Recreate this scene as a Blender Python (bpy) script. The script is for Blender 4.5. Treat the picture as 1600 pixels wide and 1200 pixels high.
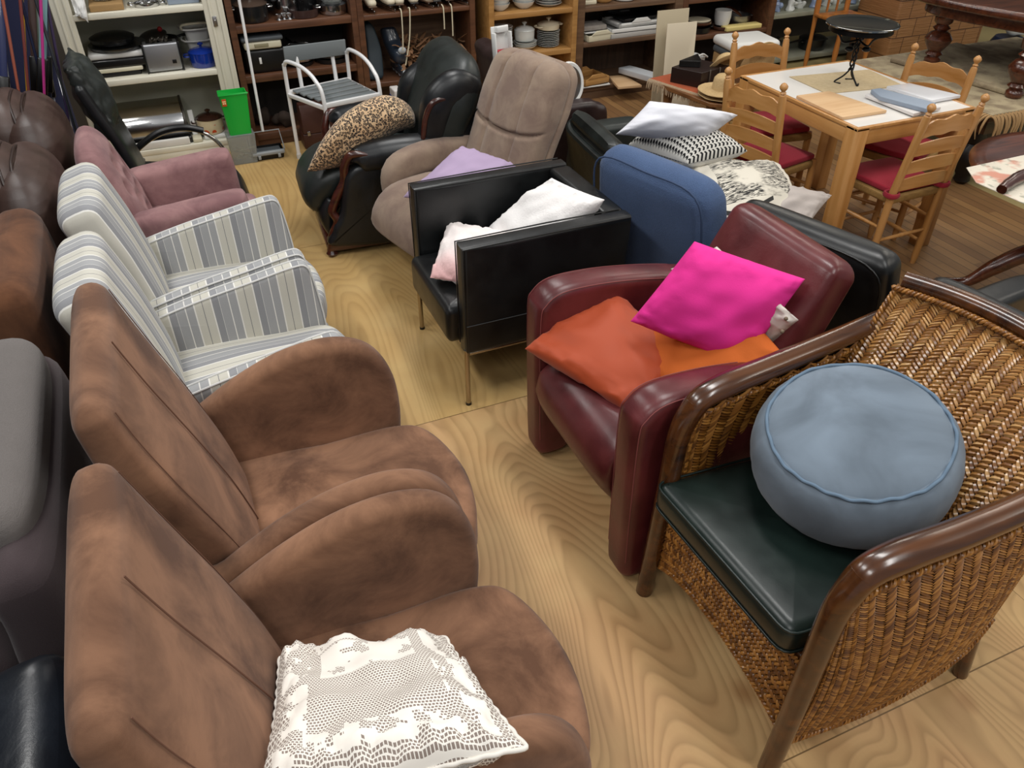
import bpy, bmesh, math, random
from math import sin, cos, pi, radians, sqrt
from mathutils import Vector, Matrix, noise
for o in list(bpy.data.objects): bpy.data.objects.remove(o)
S = bpy.context.scene; COL = S.collection
# ------------------------------------------------------------ camera
CF, CP, CY, CH = 1240.0, radians(37.5), radians(-23.3), 2.05
cd = bpy.data.cameras.new('camera'); cam = bpy.data.objects.new('camera', cd); COL.objects.link(cam)
cd.sensor_width = 36; cd.lens = 36*CF/1600; cd.clip_start = .05; cd.clip_end = 60
cam.location = (0, 0, CH); cam.rotation_euler = (pi/2-CP, 0, CY); S.camera = cam
# ------------------------------------------------------------ world and light
w = bpy.data.worlds.new('world'); S.world = w; w.use_nodes = True
w.node_tree.nodes['Background'].inputs[0].default_value = (.97, .98, 1, 1)
w.node_tree.nodes['Background'].inputs[1].default_value = .30
def ceiling_lamp(x, y, z, sx, sy, p, col=(1, .97, .92), rz=0):
    l = bpy.data.lights.new('fluorescent_light', 'AREA'); l.shape = 'RECTANGLE'; l.size = sx; l.size_y = sy
    l.energy = p; l.color = col
    o = bpy.data.objects.new('fluorescent_light', l); o.location = (x, y, z); o.rotation_euler = (0, 0, rz); COL.objects.link(o)
for x in (-.9, 1.5, 3.9, 6.3):
    for y in (-.6, 2.0, 4.6, 7.2):
        warm = x > 3
        ceiling_lamp(x, y, 3.3, .35, 1.5, 38 if not warm else 27, (1, .93, .82) if warm else (1, .985, .96))
S.view_settings.view_transform = 'Standard'; S.view_settings.look = 'None'; S.view_settings.gamma = 1
S.view_settings.use_curve_mapping = False; S.view_settings.exposure = -0.12
# ------------------------------------------------------------ pixel -> place helpers (measurements of the room)
_r = Vector((cos(CY), sin(CY), 0)); _h = Vector((-sin(CY), cos(CY), 0))
_f = _h*cos(CP)+Vector((0, 0, -sin(CP))); _u = _r.cross(_f)
def _pl(px, py, ax, val):
    d = _f*CF+_r*(px-800)-_u*(py-600); o = Vector((0, 0, CH))
    return o+d*((val-o[ax])/d[ax])
def at(px, py, z=0.): return _pl(px, py, 2, z)
def aty(px, py, y): return _pl(px, py, 1, y)
def atx(px, py, x): return _pl(px, py, 0, x)
# ------------------------------------------------------------ materials
MATS = {}
def lin(c):
    if isinstance(c, str):
        c = [int(c[i:i+2], 16)/255 for i in (0, 2, 4)]
        c = [v/12.92 if v <= .04045 else ((v+.055)/1.055)**2.4 for v in c]
    return (c[0], c[1], c[2], 1)
class NT:
    def __init__(s, name):
        s.m = bpy.data.materials.new(name); s.m.use_nodes = True; s.t = s.m.node_tree; s.b = s.t.nodes['Principled BSDF']
    def n(s, typ, ins=None, **kw):
        nd = s.t.nodes.new('ShaderNode'+typ)
        for k, v in kw.items(): setattr(nd, k, v)
        for k, v in (ins or {}).items(): s.i(nd.inputs[k], v)
        return nd
    def i(s, sock, v):
        if isinstance(v, bpy.types.NodeSocket): s.t.links.new(v, sock)
        else: sock.default_value = v
    def math(s, op, a, b=0., c=0.):
        nd = s.n('Math', operation=op)
        for k, v in enumerate((a, b, c)): s.i(nd.inputs[k], v)
        return nd.outputs[0]
    def co(s, kind='Object', scale=(1, 1, 1), rot=(0, 0, 0)):
        t = s.n('TexCoord'); mp = s.n('Mapping', {'Vector': t.outputs[kind], 'Scale': scale, 'Rotation': rot}); return mp.outputs[0]
    def noise(s, scale, detail=3, vec=None, rough=.5, dist=0):
        nd = s.n('TexNoise', {'Scale': scale, 'Detail': detail, 'Roughness': rough, 'Distortion': dist})
        if vec is None: vec = s.co()
        s.i(nd.inputs['Vector'], vec); return nd.outputs[0]
    def ramp(s, f, stops, interp='LINEAR'):
        r = s.n('ValToRGB'); cr = r.color_ramp; cr.interpolation = interp
        while len(cr.elements) < len(stops): cr.elements.new(.5)
        for e, (p, c) in zip(cr.elements, stops): e.position = p; e.color = lin(c)
        s.i(r.inputs[0], f); return r.outputs[0]
    def mix(s, f, a, b, mode='MIX'):
        nd = s.n('Mix', data_type='RGBA', blend_type=mode)
        s.i(nd.inputs[0], f)
        s.i(nd.inputs[6], lin(a) if isinstance(a, (str, tuple)) else a); s.i(nd.inputs[7], lin(b) if isinstance(b, (str, tuple)) else b)
        return nd.outputs[2]
    def set(s, **kw):
        for k, v in kw.items():
            k = {'col': 'Base Color', 'rough': 'Roughness', 'metal': 'Metallic', 'spec': 'Specular IOR Level', 'coat': 'Coat Weight', 'coatr': 'Coat Roughness', 'sheen': 'Sheen Weight', 'trans': 'Transmission Weight', 'alpha': 'Alpha', 'ior': 'IOR'}[k]
            if isinstance(v, str): v = lin(v)
            s.i(s.b.inputs[k], v)
        return s
    def bump(s, h, st=.3, d=.01):
        b = s.n('Bump', {'Strength': st, 'Distance': d, 'Height': h}); s.i(s.b.inputs['Normal'], b.outputs[0]); return s
def plain(name, c, rough=.5, metal=0, coat=0, spec=.5, bump=0, bs=200, var=0):
    if name in MATS: return MATS[name]
    t = NT(name); t.set(col=c, rough=rough, metal=metal, coat=coat, spec=spec)
    if var:
        nz = t.noise(6, 4); col = t.mix(nz, tuple(v*(1-var) for v in lin(c)[:3]), tuple(min(1, v*(1+var)) for v in lin(c)[:3])); t.set(col=col)
    if bump: t.bump(t.noise(bs, 2), bump, .002)
    MATS[name] = t.m; return t.m
def leather(name, c, c2=None, rough=.38, bs=240, bump=.35, wr=.5):
    t = NT(name); nz = t.noise(7, 5); t.set(col=t.mix(t.ramp(nz, [(.35, (0, 0, 0)), (.7, (1, 1, 1))]), c, c2 or c), spec=.5)
    t.set(rough=t.math('MULTIPLY_ADD', t.noise(14, 4), .22, rough-.11))
    v = t.noise(bs, 2)
    h = t.math('ADD', t.math('MULTIPLY', v, .12), t.math('MULTIPLY', t.noise(11, 4, dist=.6), wr*3))
    t.bump(h, bump, .004); MATS[name] = t.m; return t.m
def suede(name, ca, cb, sc=5, bump=.15, sheen=.25):
    t = NT(name); nz = t.noise(sc, 6, rough=.62, dist=.5)
    t.set(col=t.mix(t.ramp(nz, [(.36, (0, 0, 0)), (.64, (1, 1, 1))]), ca, cb), rough=.92, spec=.15, sheen=sheen)
    t.bump(t.math('ADD', t.noise(600, 2), t.math('MULTIPLY', nz, 3.)), bump, .002); MATS[name] = t.m; return t.m
def cloth(name, c, c2=None, scale=420, bump=.4, rough=.9, big=0):
    t = NT(name); u = t.co()
    wv = t.noise(scale, 2, vec=u); nz = t.noise(8, 4, vec=u)
    t.set(col=t.mix(t.math('ADD', t.math('MULTIPLY', wv, .6), t.math('MULTIPLY', nz, .4)), c, c2 or c), rough=rough, spec=.2, sheen=.1)
    h = t.math('ADD', wv, t.math('MULTIPLY', nz, big)) if big else wv
    t.bump(h, bump, .003); MATS[name] = t.m; return t.m
def wood(name, ca, cb, axis=0, sc=1., rough=.4, coat=.2, bump=.05):
    t = NT(name); s = [18*sc]*3; s[axis] = 1.4*sc
    nz = t.noise(1.6, 5, vec=t.co(scale=s), dist=.8)
    t.set(col=t.mix(t.ramp(nz, [(.3, (0, 0, 0)), (.7, (1, 1, 1))]), ca, cb), rough=rough, coat=coat, coatr=.2); t.bump(nz, bump, .002)
    MATS[name] = t.m; return t.m
# ------------------------------------------------------------ objects
ORG = {}
def tag(o, label, cat, group=None, kind=None):
    o['label'] = label; o['category'] = cat
    if group: o['group'] = group
    if kind: o['kind'] = kind
    return o
def thing(name, label, cat, loc, group=None):
    o = bpy.data.objects.new(name, None); COL.objects.link(o); o.empty_display_size = .05; o.location = loc
    ORG[o.name] = Vector(loc); return tag(o, label, cat, group)
def mk(name, vf, mat, parent=None, org=None, smooth=True, uv=None, sub=0):
    """world-space verts -> ONE mesh object (under parent, or with its own origin)"""
    v, f = vf[0], vf[1]
    if uv is None and len(vf) > 2: uv = vf[2]
    if parent is not None: L = ORG[parent.name]
    elif org is not None: L = Vector(org)
    else:
        mn = [min(p[k] for p in v) for k in range(3)]; mx = [max(p[k] for p in v) for k in range(3)]
        L = Vector(((mn[0]+mx[0])/2, (mn[1]+mx[1])/2, mn[2]))
    me = bpy.data.meshes.new(name); me.from_pydata([(p[0]-L[0], p[1]-L[1], p[2]-L[2]) for p in v], [], [tuple(q) for q in f])
    if uv:
        ul = me.uv_layers.new(name='UVMap')
        for lp in me.loops: ul.data[lp.index].uv = uv[lp.vertex_index]
    bm = bmesh.new(); bm.from_mesh(me); bmesh.ops.recalc_face_normals(bm, faces=bm.faces); bm.to_mesh(me); bm.free()
    if smooth:
        me.polygons.foreach_set('use_smooth', [True]*len(me.polygons))
        if smooth != 'all': me.set_sharp_from_angle(angle=radians(50))
    me.materials.append(mat)
    o = bpy.data.objects.new(name, me); COL.objects.link(o)
    if parent is not None: o.parent = parent; ORG[o.name] = L
    else: o.location = L; ORG[o.name] = L
    if sub:
        m = o.modifiers.new('sub', 'SUBSURF'); m.levels = sub; m.render_levels = sub
    return o
def subpart(name, vf, mat, par, **k):
    """par is a mesh part whose local frame equals its thing's frame"""
    return mk(name, vf, mat, par, **k)
def dup(o, off, label=None, rz=0, parent=None, keepgroup=True):
    c = o.copy(); COL.objects.link(c)
    if parent is None:
        c.location = Vector(o.location)+Vector(off); c.rotation_euler = (0, 0, o.rotation_euler[2]+rz)
        if label: c['label'] = label
    else: c.parent = parent
    for ch in list(o.children): dup(ch, (0, 0, 0), parent=c)
    return c
# ------------------------------------------------------------ shapes (all return verts, faces[, uv])
def join(*ms):
    V, F = [], []
    for m in ms:
        b = len(V); V += list(m[0]); F += [tuple(i+b for i in q) for q in m[1]]
    return V, F
def xf(m, loc=(0, 0, 0), rot=(0, 0, 0), sc=(1, 1, 1)):
    from mathutils import Euler
    M = Matrix.Translation(loc) @ Euler(rot).to_matrix().to_4x4() @ Matrix.Diagonal((*sc, 1))
    return ([M @ Vector(p) for p in m[0]], m[1]) + tuple(m[2:])
def box(x0, x1, y0, y1, z0, z1, b=.004, seg=2):
    bm = bmesh.new(); bmesh.ops.create_cube(bm, size=1)
    for v in bm.verts: v.co = Vector(((x0+x1)/2+v.co.x*(x1-x0), (y0+y1)/2+v.co.y*(y1-y0), (z0+z1)/2+v.co.z*(z1-z0)))
    b = min(b, .49*min(abs(x1-x0), abs(y1-y0), abs(z1-z0)))
    if b > 0: bmesh.ops.bevel(bm, geom=bm.edges[:], offset=b, segments=seg, affect='EDGES', profile=.5)
    r = ([v.co.copy() for v in bm.verts], [[v.index for v in f.verts] for f in bm.faces]); bm.free(); return r
def bar(p, q, wd, th, b=.002, up=(0, 0, 1)):
    """box beam from p to q, wd across, th along 'up'"""
    p = Vector(p); q = Vector(q); d = (q-p); L = d.length; d.normalize(); s = d.cross(Vector(up))
    if s.length < 1e-4: s = d.cross(Vector((1, 0, 0)))
    s.normalize(); t = s.cross(d)
    v, f = box(0, L, -wd/2, wd/2, -th/2, th/2, b)
    return [p+d*a.x+s*a.y+t*a.z for a in v], f
def cat(pts, n=8, closed=False):
    P = [Vector(p) for p in pts]; m = len(P); out = []
    rng = range(m if closed else m-1)
    for i in rng:
        if closed: a, b, c, d = P[(i-1) % m], P[i], P[(i+1) % m], P[(i+2) % m]
        else: a, b, c, d = P[max(i-1, 0)], P[i], P[i+1], P[min(i+2, m-1)]
        for k in range(n):
            t = k/n; out.append(.5*((2*b)+(c-a)*t+(2*a-5*b+4*c-d)*t*t+(3*b-a-3*c+d)*t**3))
    if not closed: out.append(P[-1])
    return out
def ip(a, t):
    """piecewise-linear interpolation of list a at 0..1"""
    if not isinstance(a, (list, tuple)): return a
    s = t*(len(a)-1); i = min(int(s), len(a)-2); return a[i]+(a[i+1]-a[i])*(s-i)
def tube(pts, r, n=10, smooth=6, closed=False, flat=None):
    P = cat(pts, smooth, closed) if smooth else [Vector(p) for p in pts]
    m = len(P); V, F = [], []; up = None
    for i in range(m):
        d = (P[(i+1) % m]-P[i-1]) if closed else (P[min(i+1, m-1)]-P[max(i-1, 0)])
        d.normalize()
        if up is None:
            up = Vector((0, 0, 1)) if abs(d.z) < .9 else Vector((1, 0, 0))
        s = d.cross(up).normalized(); up = s.cross(d).normalized()
        rr = ip(r, i/(m-1)); fl = flat or 1
        for k in range(n): V.append(P[i]+(s*cos(2*pi*k/n)+up*sin(2*pi*k/n)*fl)*rr)
    for i in range(m if closed else m-1):
        j = (i+1) % m
        for k in range(n): F.append((i*n+k, i*n+(k+1) % n, j*n+(k+1) % n, j*n+k))
    if not closed: F.append(tuple(range(n-1, -1, -1))); F.append(tuple((m-1)*n+k for k in range(n)))
    return V, F
def lathe(prof, n=28, c=(0, 0, 0), sx=1, sy=1):
    V, F = [], []; m = len(prof)
    for r, z in prof:
        for k in range(n): V.append(Vector((c[0]+max(r, 1e-4)*cos(2*pi*k/n)*sx, c[1]+max(r, 1e-4)*sin(2*pi*k/n)*sy, c[2]+z)))
    for i in range(m-1):
        for k in range(n): F.append((i*n+k, i*n+(k+1) % n, (i+1)*n+(k+1) % n, (i+1)*n+k))
    F.append(tuple(range(n-1, -1, -1))); F.append(tuple((m-1)*n+k for k in range(n)))
    return V, F
def turned(p, q, prof, n=14):
    """lathe profile (radius, 0..1) along p->q"""
    p = Vector(p); q = Vector(q); d = q-p; L = d.length; R = Vector((0, 0, 1)).rotation_difference(d.normalized()).to_matrix()
    v, f = lathe([(r, t*L) for r, t in prof], n); return [p+R @ a for a in v], f
def ring(c, ax, ay, a, b, p=2.6, n=40):
    out = []
    for k in range(n):
        t = 2*pi*k/n; ct, st = cos(t), sin(t)
        out.append(c+ax*(a*abs(ct)**(2/p)*(1 if ct >= 0 else -1))+ay*(b*abs(st)**(2/p)*(1 if st >= 0 else -1)))
    return out
def loft(rings, cap=True):
    n = len(rings[0]); V = [p for r in rings for p in r]; F = []
    for i in range(len(rings)-1):
        for k in range(n): F.append((i*n+k, i*n+(k+1) % n, (i+1)*n+(k+1) % n, (i+1)*n+k))
    if cap:
        for base, rr in ((0, rings[0]), ((len(rings)-1)*n, rings[-1])):
            c = len(V); V.append(sum(rr, Vector())/n)
            for k in range(n): F.append((base+k, base+(k+1) % n, c))
    return V, F
def pad(path, a, b, across=(0, 1, 0), p=4., r0=.03, r1=.06, n=36, lv=26, r1b=None, f=None):
    """upholstered pad: lofted superellipse along path; a = half thickness, b = half width (lists over path)"""
    P = cat(path, 10); m = len(P); L = [0]
    for i in range(1, m): L.append(L[-1]+(P[i]-P[i-1]).length)
    T = L[-1]; R = []; across = Vector(across).normalized(); ds = []
    for k in range(lv+1): ds.append(T*k/lv)
    for rr, e in ((r0, 0), (r1, 1)):
        for k in range(0, 7):
            s = rr*(1-cos(pi/2*k/7)); ds.append(s if e == 0 else T-s)
    ds = sorted(set(round(d, 5) for d in ds if 0 <= d <= T))
    for d in ds:
        i = 0
        while i < m-2 and L[i+1] < d: i += 1
        u = (d-L[i])/max(L[i+1]-L[i], 1e-9); c = P[i].lerp(P[i+1], u); tg = (P[min(i+2, m-1)]-P[max(i-1, 0)]).normalized()
        nx = across.cross(tg).normalized(); aa = ip(a, d/T); bb = ip(b, d/T); q = 0
        for rr, dd in ((r0, d), (r1, T-d)):
            if dd < rr:
                s = sqrt(max(0, 1-(1-dd/rr)**2)); q = rr*(1-s)
                aa = max(.002, aa-min(q, aa*(1-s)*1.0)); bb = max(.004, bb-(q if rr < bb else bb*(1-s)))
        R.append(ring(c, nx, across, aa, bb, p, n))
    v, fc = loft(R)
    if f: v = [f(x) for x in v]
    return v, fc
def offset(poly, d):
    n = len(poly); out = []
    for i in range(n):
        t = (poly[(i+1) % n]-poly[i-1]); t.normalize(); out.append(poly[i]+Vector((-t[1], t[0]))*d)
    return out
def prism(pts, d0, d1, r=.02, plane='xz', sm=6, bulge=0., seg=5, caps=4, corner=None):
    """soft slab: closed outline pts (2D) extruded d0..d1 with rounded rims and domed faces"""
    P = [Vector((p[0], p[1])) for p in pts]
    if sm: P = [Vector((q.x, q.y)) for q in cat([(p.x, p.y, 0) for p in P], sm, True)]
    A = sum(P[i].x*P[(i+1) % len(P)].y-P[(i+1) % len(P)].x*P[i].y for i in range(len(P)))
    if A < 0: P.reverse()
    C = sum(P, Vector((0, 0)))/len(P)
    def lay(poly, d):
        if plane == 'xz': return [Vector((q[0], d, q[1])) for q in poly]
        if plane == 'xy': return [Vector((q[0], q[1], d)) for q in poly]
        return [Vector((d, q[0], q[1])) for q in poly]
    R = []; sg = 1 if d1 > d0 else -1; D = abs(d1-d0); r = min(r, D/2)
    inner = offset(P, r)
    def side(dbase, s):
        out = []
        for k in range(caps, 0, -1):
            t = k/(caps+1); q = [x.lerp(C, t) for x in inner]
            out.append(lay(q, dbase+s*bulge*(1-(1-t)**2)))
        for k in range(seg+1):
            th = pi/2*k/seg; q = offset(P, r*(1-sin(th))) if k < seg else P
            out.append(lay(q, dbase-s*r*(1-cos(th))))
        return out
    a = side(d0, -sg); b = side(d1, sg); b.reverse()
    return loft(a+b)
def pillow(c00, c10, c11, c01, T, n=34, conc=.06, wr=.006, f=None, seed=0, ear=.5, flip=False, low=.7, pw=2.2):
    """square cushion from its four corners; T = half thickness; uv over the top"""
    A, B, C, D = map(Vector, (c00, c10, c11, c01)); N = (B-A).cross(D-A).normalized()
    N = N+(C-D).cross(C-B).normalized(); N.normalize()
    if flip: N = -N
    V, F, U = [], [], []
    def P(u, v, s):
        # concave edges
        uu = u+(0.5-u)*conc*4*v*(1-v); vv = v+(0.5-v)*conc*4*u*(1-u)
        p = A*(1-uu)*(1-vv)+B*uu*(1-vv)+C*uu*vv+D*(1-uu)*vv
        h = max(0, (1-abs(2*u-1)**pw)*(1-abs(2*v-1)**pw))**ear*1.25
        e = 1-min(1, 4*min(u, v, 1-u, 1-v))
        q = noise.noise(Vector((u*5+seed, v*5, seed*1.7)))*wr*2+noise.noise(Vector((u*17, v*17+seed, 3)))*wr*e*1.6
        return p+N*(s*T*h*(1 if s > 0 else low)+q*(1 if h > .01 else .3)*s*min(1, h*3))
    for s in (1, -1):
        for i in range(n+1):
            for j in range(n+1):
                u, v = i/n, j/n; u = .5-.5*cos(pi*u)*.85-.5*(1-2*u)*.15; v = .5-.5*cos(pi*v)*.85-.5*(1-2*v)*.15
                V.append(P(u, v, s)); U.append((u, v) if s > 0 else (u, v+2))
    m = (n+1)**2
    idx = lambda i, j, s: (i*(n+1)+j) if (s or i in (0, n) or j in (0, n)) else m+i*(n+1)+j
    for s in (1, 0):
        for i in range(n):
            for j in range(n): F.append((idx(i, j, s), idx(i+1, j, s), idx(i+1, j+1, s), idx(i, j+1, s)))
    used = sorted(set(k for q in F for k in q)); mp = {k: i for i, k in enumerate(used)}
    V = [V[k] for k in used]; U = [U[k] for k in used]; F = [tuple(mp[k] for k in q) for q in F]
    if f: V = [f(p) for p in V]
    return V, F, U
def rp(pts, r, n=4):
    """polygon with rounded corners"""
    P = [Vector((p[0], p[1])) for p in pts]; out = []
    for i in range(len(P)):
        a, b, c = P[i-1], P[i], P[(i+1) % len(P)]; p = b+(a-b).normalized()*r; q = b+(c-b).normalized()*r
        for k in range(n+1): t = k/n; out.append(p*(1-t)**2+b*2*t*(1-t)+q*t*t)
    return [(p.x, p.y) for p in out]
def ball(c, r, n=16, sx=1, sy=1, sz=1):
    v, f = lathe([(r*sin(pi*k/10), -r*cos(pi*k/10)*sz) for k in range(11)], n, c, sx, sy); return v, f
def lumps(m, amp, sc, seed=0):
    return ([p+Vector((noise.noise(p*sc+Vector((seed, 0, 0))), noise.noise(p*sc+Vector((0, seed+9, 0))), noise.noise(p*sc+Vector((0, 0, seed+17)))))*amp for p in m[0]], m[1]) + tuple(m[2:])
# ============================================================ SETTING
def floor_mat():
    t = NT('plywood_floor'); geo = t.n('TexCoord').outputs['Object']; sp = t.n('SeparateXYZ', {0: geo}); x, y = sp.outputs[0], sp.outputs[1]
    # sheet id: seams across at y = 2.355 and every 1.675 m, joints along at x = -.35 + 2.44 k
    sy = t.math('DIVIDE', t.math('SUBTRACT', y, 2.355), 1.675); sx = t.math('DIVIDE', t.math('ADD', x, .35), 2.44)
    iy = t.math('FLOOR', sy); ix = t.math('FLOOR', sx)
    idn = t.math('ADD', t.math('MULTIPLY', iy, 3.71), t.math('MULTIPLY', ix, 1.37))
    wn = t.n('TexWhiteNoise', {'W': idn}, noise_dimensions='1D')
    # rotary cut grain: contour lines of a stretched noise, long axis along y
    cv = t.n('CombineXYZ', {0: t.math('ADD', x, t.math('MULTIPLY', wn.outputs[0], 7)), 1: t.math('MULTIPLY', y, .22), 2: idn})
    big = t.n('TexNoise', {'Vector': cv.outputs[0], 'Scale': 2.6, 'Detail': 1.6, 'Roughness': .42, 'Distortion': .35}).outputs[0]
    ringv = t.math('FRACT', t.math('MULTIPLY', big, t.math('MULTIPLY_ADD', t.math('LESS_THAN', iy, -.5), 13., 30.)))
    line = t.ramp(ringv, [(0, (.9, .9, .9)), (.45, (.15, .15, .15)), (.8, (.1, .1, .1)), (1, (1, 1, 1))])
    fine = t.noise(1., 3, vec=t.co(scale=(130, 7, 1)))
    blot = t.noise(3.2, 4)
    near = t.math('LESS_THAN', iy, -.5)
    base = t.mix(wn.outputs[0], 'c4a26a', 'bb975c')
    dark = t.mix(blot, '93713d', 'a58250')
    base = t.mix(near, base, t.mix(blot, 'b98f60', 'c79f6f'))
    dark = t.mix(near, dark, '855f39')
    c = t.mix(t.math('MULTIPLY', line, .62), base, dark)
    c = t.mix(t.math('MULTIPLY', fine, .35), c, 'a88756')
    c = t.mix(t.ramp(blot, [(.40, (0, 0, 0)), (.80, (.35, .35, .35))]), c, 'd4bd86')
    # knots
    kv = t.n('TexVoronoi', {'Vector': t.co(scale=(1.1, .8, 1)), 'Scale': 1.6, 'Randomness': 1.}).outputs[0]
    c = t.mix(t.ramp(kv, [(0, (.8, .8, .8)), (.035, (.45, .45, .45)), (.07, (0, 0, 0))]), c, '8a5f35')
    # seams
    def seam(s, wd):
        f = t.math('FRACT', s); return t.math('LESS_THAN', t.math('MINIMUM', f, t.math('SUBTRACT', 1., f)), wd)
    sm = t.math('MAXIMUM', seam(sy, .0012), seam(sx, .0004)); c = t.mix(sm, c, '6e5330')
    # the brown strip laminate laid behind the chairs
    pl = t.math('DIVIDE', x, .065); pid = t.n('TexWhiteNoise', {'Vector': t.n('CombineXYZ', {0: t.math('FLOOR', pl), 1: t.math('FLOOR', t.math('ADD', t.math('MULTIPLY', y, 1.6), t.math('MULTIPLY', t.math('FLOOR', pl), .37)))}).outputs[0]}, noise_dimensions='2D').outputs[0]
    lam = t.mix(pid, '7d5b39', '9c774b'); lam = t.mix(t.math('MULTIPLY', fine, .5), lam, '6b4f35'); lam = t.mix(seam(pl, .03), lam, '4c3826')
    isl = t.math('MULTIPLY', t.math('GREATER_THAN', x, 2.62), t.math('GREATER_THAN', y, 2.1))
    isl = t.math('MULTIPLY', isl, t.math('LESS_THAN', x, 4.53))
    c = t.mix(isl, c, lam)
    far = t.math('GREATER_THAN', x, 4.53); c = t.mix(far, c, t.mix(blot, '93835a', 'a99a6b'))
    t.set(col=c, rough=t.math('MULTIPLY_ADD', blot, .25, .42), spec=.4)
    t.bump(t.math('ADD', line, t.math('MULTIPLY', fine, .5)), .12, .002); return t.m
def struct(name, vf, mat, **k):
    o = mk(name, vf, mat, smooth=False, **k); o['kind'] = 'structure'; return o
struct('floor', box(-2.2, 11, -1.5, 12, -.12, 0, 0), floor_mat(), org=(0, 0, 0))
wallm = plain('painted_wall', '5d5750', .85, var=.08)
struct('wall_back', box(-2.2, 11, 6.55, 6.65, 0, 3.4, 0), wallm)
struct('wall_left', box(-2.2, -2.1, -1.5, 6.55, 0, 3.4, 0), plain('dark_wall', '2a2a33', .9))

# ============================================================ BOOKCASES
W_DK = wood('brown_shelf_wood', '4a2f20', '6b4630', 0, 1, .42, .1)
W_DK2 = wood('walnut_shelf_wood', '57402f', '755a43', 0, 1, .5, .05)
W_OR = wood('oak_shelf_wood', '9a6f3c', 'b98d55', 0, 1, .42, .15)
def bookcase(label, x0, x1, yf, dep, h, shelves, mat, matback, t=.03, upw=.04, group=None, st=.045, toe=True):
    r = thing('bookcase', label, 'bookcase', ((x0+x1)/2, yf+dep/2, 0), group)
    mk('side_panel', box(x0, x0+upw, yf, yf+dep, 0, h, .002), mat, r); mk('side_panel', box(x1-upw, x1, yf, yf+dep, 0, h, .002), mat, r)
    mk('back_panel', box(x0+upw, x1-upw, yf+dep-.012, yf+dep, 0, h, 0), matback, r)
    mk('top_panel', box(x0, x1, yf, yf+dep, h, h+.03, .002), mat, r)
    for z in shelves: mk('shelf', box(x0+upw, x1-upw, yf+.004, yf+dep-.012, z-st, z, .002), mat, r)
    if toe: mk('plinth', box(x0+upw, x1-upw, yf+.02, yf+.04, 0, shelves[0]-st, .001), mat, r)
    return r
bookcase('dark brown bookcase of pots and pans, right of the white cupboard', .475, 1.30, 5.62, .36, 1.9, [.09, .475, .785, 1.25], W_DK, plain('dark_back', '1e1712', .7))
bookcase('brown bookcase with a row of ice skates along its shelf', 1.302, 2.14, 5.62, .34, 1.9, [.06, .33, .775, 1.25], W_DK, W_DK2, st=.03)
bookcase('orange oak bookcase filled with stacked plates', 2.235, 2.94, 5.60, .34, 1.9, [.08, .415, .70, 1.1], W_OR, wood('oak_back', '7c5c38', '9a7850', 2, 1, .5, 0), st=.035)
bookcase('brown bookcase with serving trays, beside the plate bookcase', 2.942, 3.87, 5.62, .40, 1.9, [.10, .435, .685, 1.1], W_DK2, wood('dark_oak_back', '3c2d22', '523e2f', 2, 1, .6, 0), upw=.07, st=.035)
bookcase('reddish brown bookcase holding baking tins and a white tub', 3.872, 4.78, 5.62, .40, 1.9, [.06, .385, .665, 1.1], W_DK, plain('dark_back2', '251b14', .7), upw=.05, st=.035)
# white cupboard
cm = plain('cream_paint', 'ddd9c8', .4, var=.05, coat=.1); ci = plain('cream_inside', 'c6c7b8', .6, var=.08)
cb = thing('open_cupboard', 'cream painted open cupboard holding kitchen appliances, casserole and pot', 'cupboard', (0, 5.85, 0))
mk('side_panel', box(-.49, -.46, 5.64, 6.12, 0, 1.95, .003), cm, cb); mk('side_panel', box(.435, .465, 5.64, 6.12, 0, 1.95, .003), cm, cb)
mk('back_panel', box(-.46, .435, 6.10, 6.12, 0, 1.95, 0), ci, cb); mk('top_panel', box(-.49, .465, 5.62, 6.12, 1.95, 1.98, .003), cm, cb)
for (a, b) in ((-.49, -.385), (.345, .465)):
    s = mk('stile', join(box(a, b, 5.62, 5.64, 0, 1.95, .004), box(a+.03, a+.045, 5.612, 5.621, .02, 1.93, .003), box(b-.035, b-.02, 5.612, 5.621, .02, 1.93, .003)), cm, cb)
for z in (.085, .545, .93, 1.4): mk('shelf', box(-.46, .435, 5.622, 6.10, z-.035, z, .003), cm, cb)
mk('plinth', box(-.385, .345, 5.624, 5.64, 0, .05, .002), cm, cb)
mk('lock_plate', join(box(.385, .41, 5.606, 5.612, .80, .86, .002), ball((.397, 5.603, .835), .006)), plain('steel', 'b5b5b5', .3, 1), cb)
for k in range(9): mk('shelf_pin_hole', box(.430, .436, 5.72, 5.728, .12+.04*k, .126+.04*k, 0), plain('pin_dark', '3a3a38', .6), cb)
# grey metal rack farther right
mr = thing('metal_rack', 'pale grey slotted metal rack carrying white porcelain figurines', 'shelf', (5.8, 6.1, 0)); mm = plain('grey_metal', 'a3a595', .45, .3)
for x in (4.88, 6.7):
    for y in (5.80, 6.2): mk('post', box(x-.02, x+.02, y-.02, y+.02, 0, 1.9, .002), mm, mr)
for z in (.06, .43, .85, 1.3): mk('shelf', box(4.9, 6.7, 5.79, 6.22, z-.035, z, .002), mm, mr)
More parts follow.
